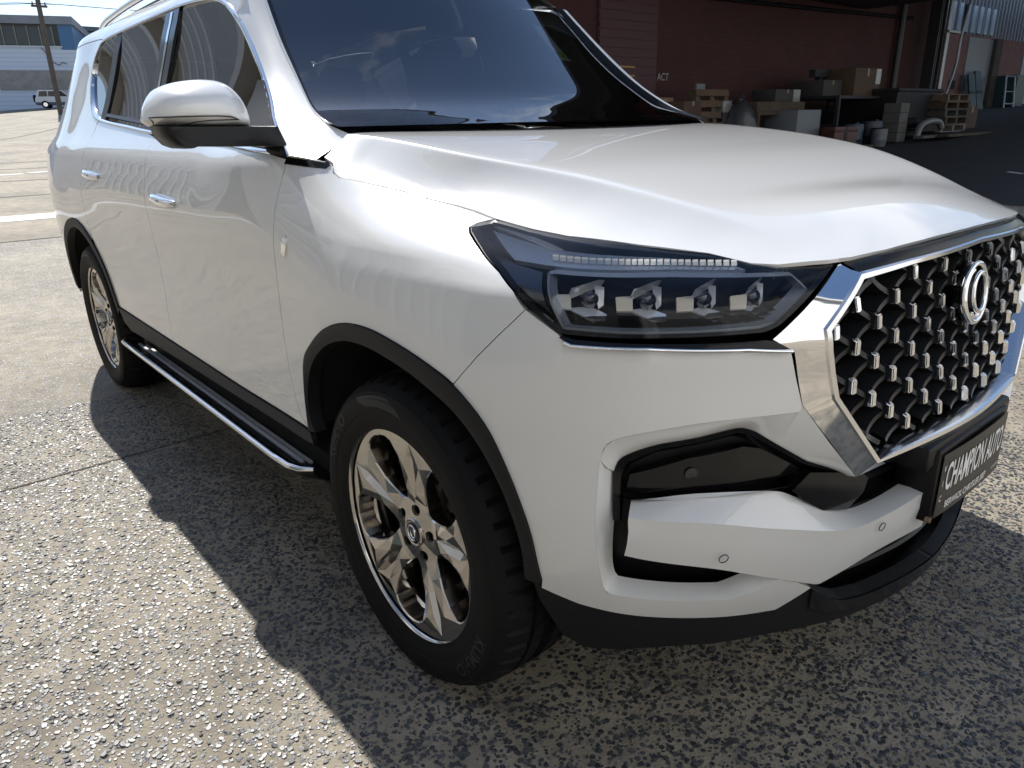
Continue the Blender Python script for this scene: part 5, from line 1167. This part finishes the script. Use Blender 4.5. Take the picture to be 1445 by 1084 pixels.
for i in range(53):
    x=-36+.75*i; zt=6.4+2*((x+36)%8)/8; place('wall_rib',box(x-.07,x+.07,-5.4,-5.375,-.2,zt),mat('rib_highlight_pale',(.84,.83,.81),.5),sh_)  # rib highlights are put into a paler colour than the wall
for x0 in (-14,-3): place('shed_door',box(x0,x0+3.0,-5.42,-5.30,0,3.0),mat('dull_green_door',(.10,.13,.12),.6),sh_)
s2_=tag(empty('white_fill_shed',(7.5,0,0)),'tall white corrugated shed added unseen behind the camera as fill for the bumper','building')  # unseen shed, added tall and pale to throw fill onto the bumper
place('wall',box(7.5,18,-16,20,-.3,8.6),mat('cream_corrugated_wall',(.64,.655,.67),.6,noise=(.6,.15)),s2_)
for i in range(48): place('wall_rib',box(7.44,7.5,-16+.75*i-.08,-16+.75*i+.08,-.2,8.6),mat('rib_highlight_white',(.86,.85,.82),.5),s2_)  # paler colour paints in the highlights along these ribs
place('roof',box(7.1,18.4,-16.4,20.4,8.6,8.85),mat('grey_roof_iron',(.27,.265,.26)),s2_)
place('shed_door',box(7.4,7.52,-4.5,-.5,0,4.0),mat('grey_shutter',(.30,.31,.32),.5),s2_)
# ---------------- pallets, cartons and scrap against the warehouse ----------------
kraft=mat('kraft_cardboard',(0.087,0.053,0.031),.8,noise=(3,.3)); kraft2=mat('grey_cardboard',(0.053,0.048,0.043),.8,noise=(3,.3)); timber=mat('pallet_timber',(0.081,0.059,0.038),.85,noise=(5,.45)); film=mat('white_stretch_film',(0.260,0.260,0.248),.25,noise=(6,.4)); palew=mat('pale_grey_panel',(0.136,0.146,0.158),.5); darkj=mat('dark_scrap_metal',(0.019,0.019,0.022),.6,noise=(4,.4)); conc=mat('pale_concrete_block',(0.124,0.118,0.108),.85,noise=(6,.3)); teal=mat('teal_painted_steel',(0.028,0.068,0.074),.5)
def zat(x,y): return gzf(x,y)+.004
def carton(y0,y1,z0,z1,x0,depth,m,label,tape=True,cat='carton',name='carton',wrap=None,rot=0.):
    cx,cy=x0-depth/2,(y0+y1)/2; o=tag(empty(name,(cx,cy,z0),rot),label,cat); w=(y1-y0)/2
    q=lambda nm,g,mm:add(nm,mesh(nm,g[0],g[1],mm,None,30),o)
    q('box_body',box(-depth/2,depth/2,-w,w,0,z1-z0,.008),m)
    if tape: q('tape',box(-depth/2-.001,depth/2+.002,-.025,.025,(z1-z0)*.72,z1-z0+.002),mat('brown_tape',(.20,.13,.07),.35))
    for s in (-1,1): q('flap',box(-depth/2+.005,depth/2-.005,s*w*.51-w*.47,s*w*.51+w*.47,z1-z0,z1-z0+.006),m)
    if wrap: q('stretch_film',box(depth/2-.02,depth/2+.006,w*wrap[0],w*wrap[1],(z1-z0)*wrap[2],(z1-z0)*1.01),film)
    return o
def pallet(loc,rz=0,label='',group=None,upright=False,w=1.15,d=1.15,m=timber):
    o=tag(empty('pallet',loc,rz),label,'pallet',group)
    if upright: o.rotation_euler=(0,math.radians(78),rz)
    q=lambda g:add('board',mesh('board',g[0],g[1],m),o)
    for i in range(7): x=-d/2+.05+i*(d-.1)/6; q(box(x-.05,x+.05,-w/2,w/2,.118,.138))
    for y in (-w/2+.05,0,w/2-.05):
        g=box(-d/2,d/2,y-.05,y+.05,.022,.116); add('bearer',mesh('bearer',g[0],g[1],m),o)
    for x in (-d/2+.05,0,d/2-.05): q(box(x-.05,x+.05,-w/2,w/2,0,.020))
    return o
z=zat(-5.4,14.9)
labs=['bottom weathered pallet of the stack right of the bonnet, whitish','second pallet from the bottom of that five-high stack','middle pallet of the five-high stack','second pallet from the top of the five-high stack','topmost tan pallet of the five-high stack']
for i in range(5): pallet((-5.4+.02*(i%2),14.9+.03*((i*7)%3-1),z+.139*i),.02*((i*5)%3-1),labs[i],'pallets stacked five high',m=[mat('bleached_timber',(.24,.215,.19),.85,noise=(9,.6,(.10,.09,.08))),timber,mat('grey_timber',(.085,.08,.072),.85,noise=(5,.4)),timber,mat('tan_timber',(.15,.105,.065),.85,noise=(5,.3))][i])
def on(y,x,zb): return max(zb,zat(x,y))
# rack that carries the junk
def rack(y0,y1,x0,x1,h,label,m=darkj,name='steel_rack'):
    zb=zat((x0+x1)/2,(y0+y1)/2); o=tag(empty(name,((x0+x1)/2,(y0+y1)/2,zb)),label,'rack'); w=(y1-y0)/2; d=(x1-x0)/2
    q=lambda nm,g:add(nm,mesh(nm,g[0],g[1],m),o)
    for sx in (-1,1):
        for sy in (-1,1): q('post',box(sx*d-.03,sx*d+.03,sy*w-.03,sy*w+.03,0,h))
    q('shelf',box(-d,d,-w,w,h-.05,h)); q('shelf',box(-d,d,-w,w,h*.35,h*.35+.04)); return zb+h
t1=rack(11.3,13.2,-6.4,-5.4,1.60-zat(-5.9,12.2),'low dark rack under the big carton')
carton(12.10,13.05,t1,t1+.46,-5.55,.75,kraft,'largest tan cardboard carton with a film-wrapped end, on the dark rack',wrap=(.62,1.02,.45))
carton(11.40,12.05,t1,t1+.26,-5.75,.55,kraft2,'small grey-brown carton left of the largest carton')
b=tag(empty('steel_beam',(-6.1,12.1,t1+.30)),'short black steel channel lying on top behind the cartons','beam'); add('channel',mesh('channel',*box(-.06,.06,-.5,.5,.03,.15),darkj),b); add('packer',mesh('packer',*box(-.05,.05,-.3,-.2,-.3,.03),darkj),b)
t2=rack(9.35,10.95,-6.5,-5.7,1.36-zat(-6.1,10.2),'low timber rack left of the pale cube',timber,'timber_rack')
carton(9.40,10.85,t2,t2+.15,-5.75,.5,timber,'long flat timber box on the timber rack',False,'box','timber_box')
carton(10.15,10.90,t2+.156,t2+.35,-5.9,.45,kraft2,'grey carton with a white wrapped end on the long timber box',wrap=(.45,1.03,.0))
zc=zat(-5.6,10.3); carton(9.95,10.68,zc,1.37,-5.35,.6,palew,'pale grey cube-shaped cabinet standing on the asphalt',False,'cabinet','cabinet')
zc=zat(-6.2,9.25)
sk=tag(empty('rubbish_bag',(-6.0,9.28,zc)),'lumpy grey rubbish bag slumped on the heap','bag')
bm=bmesh.new(); bmesh.ops.create_icosphere(bm,subdivisions=3,radius=.5)
for v in bm.verts:
    n_=.08*math.sin(v.co.x*13+v.co.y*7)+.06*math.sin(v.co.z*17+v.co.x*5); v.co*=1+n_; v.co.x*=.7; v.co.y*=.62; v.co.z=max((v.co.z+.5)*.95,0)
me=bpy.data.meshes.new('bag_body'); bm.to_mesh(me); bm.free(); me.materials.append(mat('grey_plastic_bag',(.07,.07,.073),.35,noise=(8,.5))); me.shade_smooth(); add('bag_body',me,sk); add('knot',mesh('knot',*tube([(0,0,.9),(.02,0,1.0),(.05,.02,1.06)],[.06,.03,.06],8),mat('grey_plastic_bag',(.07,.07,.073))),sk)
pallet((-6.15,8.72,zat(-6.1,8.7)+.62),0,'dark pallet leaning upright against the wall',None,True,.85,1.1,mat('dark_timber',(.13,.085,.05),.85,noise=(5,.4)))
zc=zat(-6.3,8.0); carton(7.85,8.35,zc,1.30,-5.9,.55,kraft2,'lower grey carton of the pair by the roller door'); carton(7.80,8.22,1.308,1.52,-5.95,.45,kraft,'upper tan carton of the pair by the roller door')
carton(7.60,7.98,zat(-6.6,7.8),1.58,-6.3,.4,mat('brown_carton',(.20,.12,.07),.8),'tall brown carton half hidden by the windscreen pillar')
wb=tag(empty('white_board',(-6.3,8.62,1.50)),'upright white panel standing on the heap','board'); add('panel',mesh('panel',*box(-.02,.02,-.11,.11,0,.29,.004),palew),wb); add('support',mesh('support',*box(-.15,-.02,-.05,.05,-.95,.05),darkj),wb)
carton(8.92,9.16,1.36,1.53,-6.05,.3,film,'small white wrapped parcel on the heap',False,'parcel','parcel'); 
zc=zat(-6.2,9.05); carton(8.88,9.2,zc,1.35,-6.02,.4,darkj,'dark drum-height crate under the white parcel',False,'crate','crate')
# concrete block post
bp0=tag(empty('block_post',(-5.0,12.65,zat(-5,12.65))),'short post of stacked pale concrete blocks','post')
for i in range(4): add('block',mesh('block',*box(-.15,.15,-.17+.01*(i%2),.17+.01*(i%2),.165*i,.165*i+.16,.008),conc),bp0)
# black skip
zs=zat(-5.6,14.0); sk2=tag(empty('black_skip',(-5.7,13.75,zs)),'black waste skip between the block post and the pallets','skip')
V=[(-.5,-.75,.12),(.5,-.75,.12),(.5,.75,.12),(-.5,.75,.12),(-.62,-.95,.80),(.62,-.95,.80),(.62,.95,.80),(-.62,.95,.80)]
add('bin_body',mesh('bin_body',V,[(3,2,1,0),(0,1,5,4),(1,2,6,5),(2,3,7,6),(3,0,4,7)],darkj),sk2); add('bin_rim',mesh('bin_rim',*tube([(-.62,-.95,.80),(.62,-.95,.80),(.62,.95,.80),(-.62,.95,.80)],.035,8,closed=True),darkj),sk2)
for sx in (-.4,.4):
    for sy in (-.6,.6): add('bin_foot',mesh('bin_foot',*tube([(sx,sy,0),(sx,sy,.13)],.06,10),rubber),sk2)
carton(15.75,16.35,zat(-5.1,16.0),1.40,-4.95,.5,kraft,'tan carton standing right of the pallet stack')
tag(obj('grey_pipe',tube(crspline([(-4.62,12.75,zat(-4.6,12.75)+.05),(-4.62,12.80,1.03),(-4.62,13.0,1.12),(-4.62,13.6,1.13),(-4.62,13.75,1.02)],6),.055,12),mat('grey_pvc',(.14,.145,.145),.4),None,60),'bent grey plastic pipe on the asphalt before the skip','pipe')
for i,(ya,yb,x) in enumerate(((12.5,15.2,-4.45),(12.9,15.4,-4.25),(10.9,12.6,-5.0))):
    zc=zat(x,(ya+yb)/2); pk=tag(empty('plank',(x,(ya+yb)/2,zc),.04*i-.03),['grey plank lying at the foot of the pallet stack','front plank lying nearest the car before the pallets','plank lying below the dark rack'][i],'plank'); add('plank_body',mesh('plank_body',*box(-.09,.09,-(yb-ya)/2,(yb-ya)/2,0,.045,.004),timber if i else conc),pk)
# blue drums and tyres around the rack
for i,(x,y,lab) in enumerate(((-5.25,11.55,'blue plastic drum at the left end of the dark rack'),(-5.2,12.15,'dark blue drum before the dark rack'))):
    zc=zat(x,y); d=tag(empty('plastic_drum',(x,y,zc)),lab,'drum'); g=lathe([(.0,0),(.2,0),(.215,.03),(.215,.13),(.222,.145),(.215,.16),(.215,.36),(.2,.40),(.0,.40)],24); R_=Matrix.Rotation(PI/2,4,'X'); g=xf(g,R_); add('drum_body',mesh('drum_body',*g,mat('blue_drum_%d'%i,((.012,.022,.04),(.012,.018,.03))[i],.45),None,30),d); add('bung',mesh('bung',*tube([(.1,0,.40),(.1,0,.43)],.035,10),darkj),d)
zc=zat(-5.1,12.9)
for i in range(2):
    tt=tag(empty('scrap_tyre',(-5.15,13.15,zc+.10+.2*i)),['lower scrap tyre by the block post','upper scrap tyre by the block post'][i],'tyre'); add('tyre_ring',mesh('tyre_ring',*tube([(.25*math.cos(t),.25*math.sin(t),0) for t in np.linspace(0,2*PI,28,endpoint=False)],.095,10,closed=True),rubber,None,60),tt)
# doors and frames leaning on the far wing
for i,y in enumerate((26.2,26.75)):
    pd=tag(empty('leaning_door',(-8.55,y,zat(-8.5,y))),['left teal steel door leaning by the grey roller door','right teal steel door leaning by the grey roller door'][i],'door'); pd.rotation_euler=(0,math.radians(-12),0); add('leaf',mesh('leaf',*box(-.03,.03,-.25,.25,0,1.1+.1*i),teal),pd); add('rail',mesh('rail',*box(.03,.045,-.22,.22,.5,.58),darkj),pd)
fr=tag(empty('metal_trolley',(-8.2,28.3,zat(-8.2,28.3))),'pale tubular metal trolley frame by the brown door post','trolley')
for y in (-.45,.45): add('upright',mesh('upright',*tube([(0,y,0),(-.1,y*.9,1.0)],.03,8),mat('galvanised_pipe',(.32,.33,.34))),fr)
for zz in (.12,.5,.98): add('crossbar',mesh('crossbar',*tube([(-.1*zz,-.44,zz),(-.1*zz,.44,zz)],.025,8),mat('galvanised_pipe',(.32,.33,.34))),fr)
cb2=tag(empty('teal_cabinet',(-8.6,29.4,zat(-8.6,29.4))),'dark teal cabinet at the foot of the far pink wall','cabinet'); add('case',mesh('case',*box(-.3,.3,-.5,.5,0,1.0,.01),teal),cb2); add('case_door',mesh('case_door',*box(.3,.32,-.46,.46,.06,.94,.005),mat('dark_teal',(.03,.07,.08),.5)),cb2)

# more stacked and leaning odds and ends in the shade
junk=[('timber_crate','crate',-6.5,9.75,.55,.45,.62,timber,'slatted brown crate behind the timber rack'),
 ('steel_drum','drum',-6.35,11.05,.5,.5,.75,darkj,'tall black drum between the two racks'),
 ('carton','carton',-5.95,12.9,.4,.35,.22,kraft2,'small dark carton tucked behind the largest carton'),
 ('tool_chest','chest',-5.2,10.95,.42,.55,.40,mat('rust_red_chest',(.07,.018,.014),.5),'squat rust-red chest at the rack corner'),
 ('gas_cage','cage',-6.4,13.6,.5,.6,.95,darkj,'dark wire gas cage against the brick behind the skip'),
 ('carton','carton',-5.35,9.55,.35,.3,.26,kraft2,'crushed grey carton on the asphalt by the rubbish bag'),
 ('spare_radiator','radiator',-6.2,15.8,.12,.7,.6,darkj,'black radiator leaning on the wall behind the pallets'),
 ('bucket','bucket',-4.9,11.9,.26,.26,.3,palew,'pale grey bucket in front of the dark rack')]
for nm,cat,x,y,dx,dy,h,m,lab in junk:
    zc=zat(x,y); o=tag(empty(nm,(x,y,zc),random.uniform(-.25,.25)),lab,cat)
    if nm in ('steel_drum','bucket'):
        r=dx/2; g=xf(lathe([(0,0),(r*.85 if nm=='bucket' else r,0),(r,h*.33),(r*1.04,h*.35),(r,h*.37),(r,h*.66),(r*1.04,h*.68),(r,h*.70),(r,h),(r*.94,h),(r*.92,h*.9),(0,h*.9)],24),Matrix.Rotation(PI/2,4,'X')); add('shell',mesh('shell',*g,m,None,30),o); add('lid_ring',mesh('lid_ring',*tube([(r*math.cos(t),r*math.sin(t),h) for t in np.linspace(0,2*PI,24,endpoint=False)],.012,6,closed=True),darkj),o)
    elif nm in ('timber_crate','gas_cage'):
        for sx in (-1,1):
            for sy in (-1,1): add('post',mesh('post',*box(sx*dx/2-.02,sx*dx/2+.02,sy*dy/2-.02,sy*dy/2+.02,0,h),m),o)
        k_=5 if nm=='timber_crate' else 9
        for i in range(k_):
            z0=h*(i+.15)/k_; t_=.07*h if nm=='timber_crate' else .012
            add('slat',mesh('slat',*box(dx/2+.02,dx/2+.035,-dy/2,dy/2,z0,z0+t_*1.6),m),o)
            add('slat',mesh('slat',*box(-dx/2,dx/2,-dy/2-.035,-dy/2-.02,z0,z0+t_*1.6),m),o)
    else:
        add('case',mesh('case',*box(-dx/2,dx/2,-dy/2,dy/2,0,h,.01),m,None,30),o); add('lid',mesh('lid',*box(-dx/2-.008,dx/2+.008,-dy/2-.008,dy/2+.008,h*.82,h+.012,.006),m,None,30),o)
        add('strap',mesh('strap',*box(-dx/2-.01,dx/2+.01,-.03,.03,0,h+.016),darkj),o)
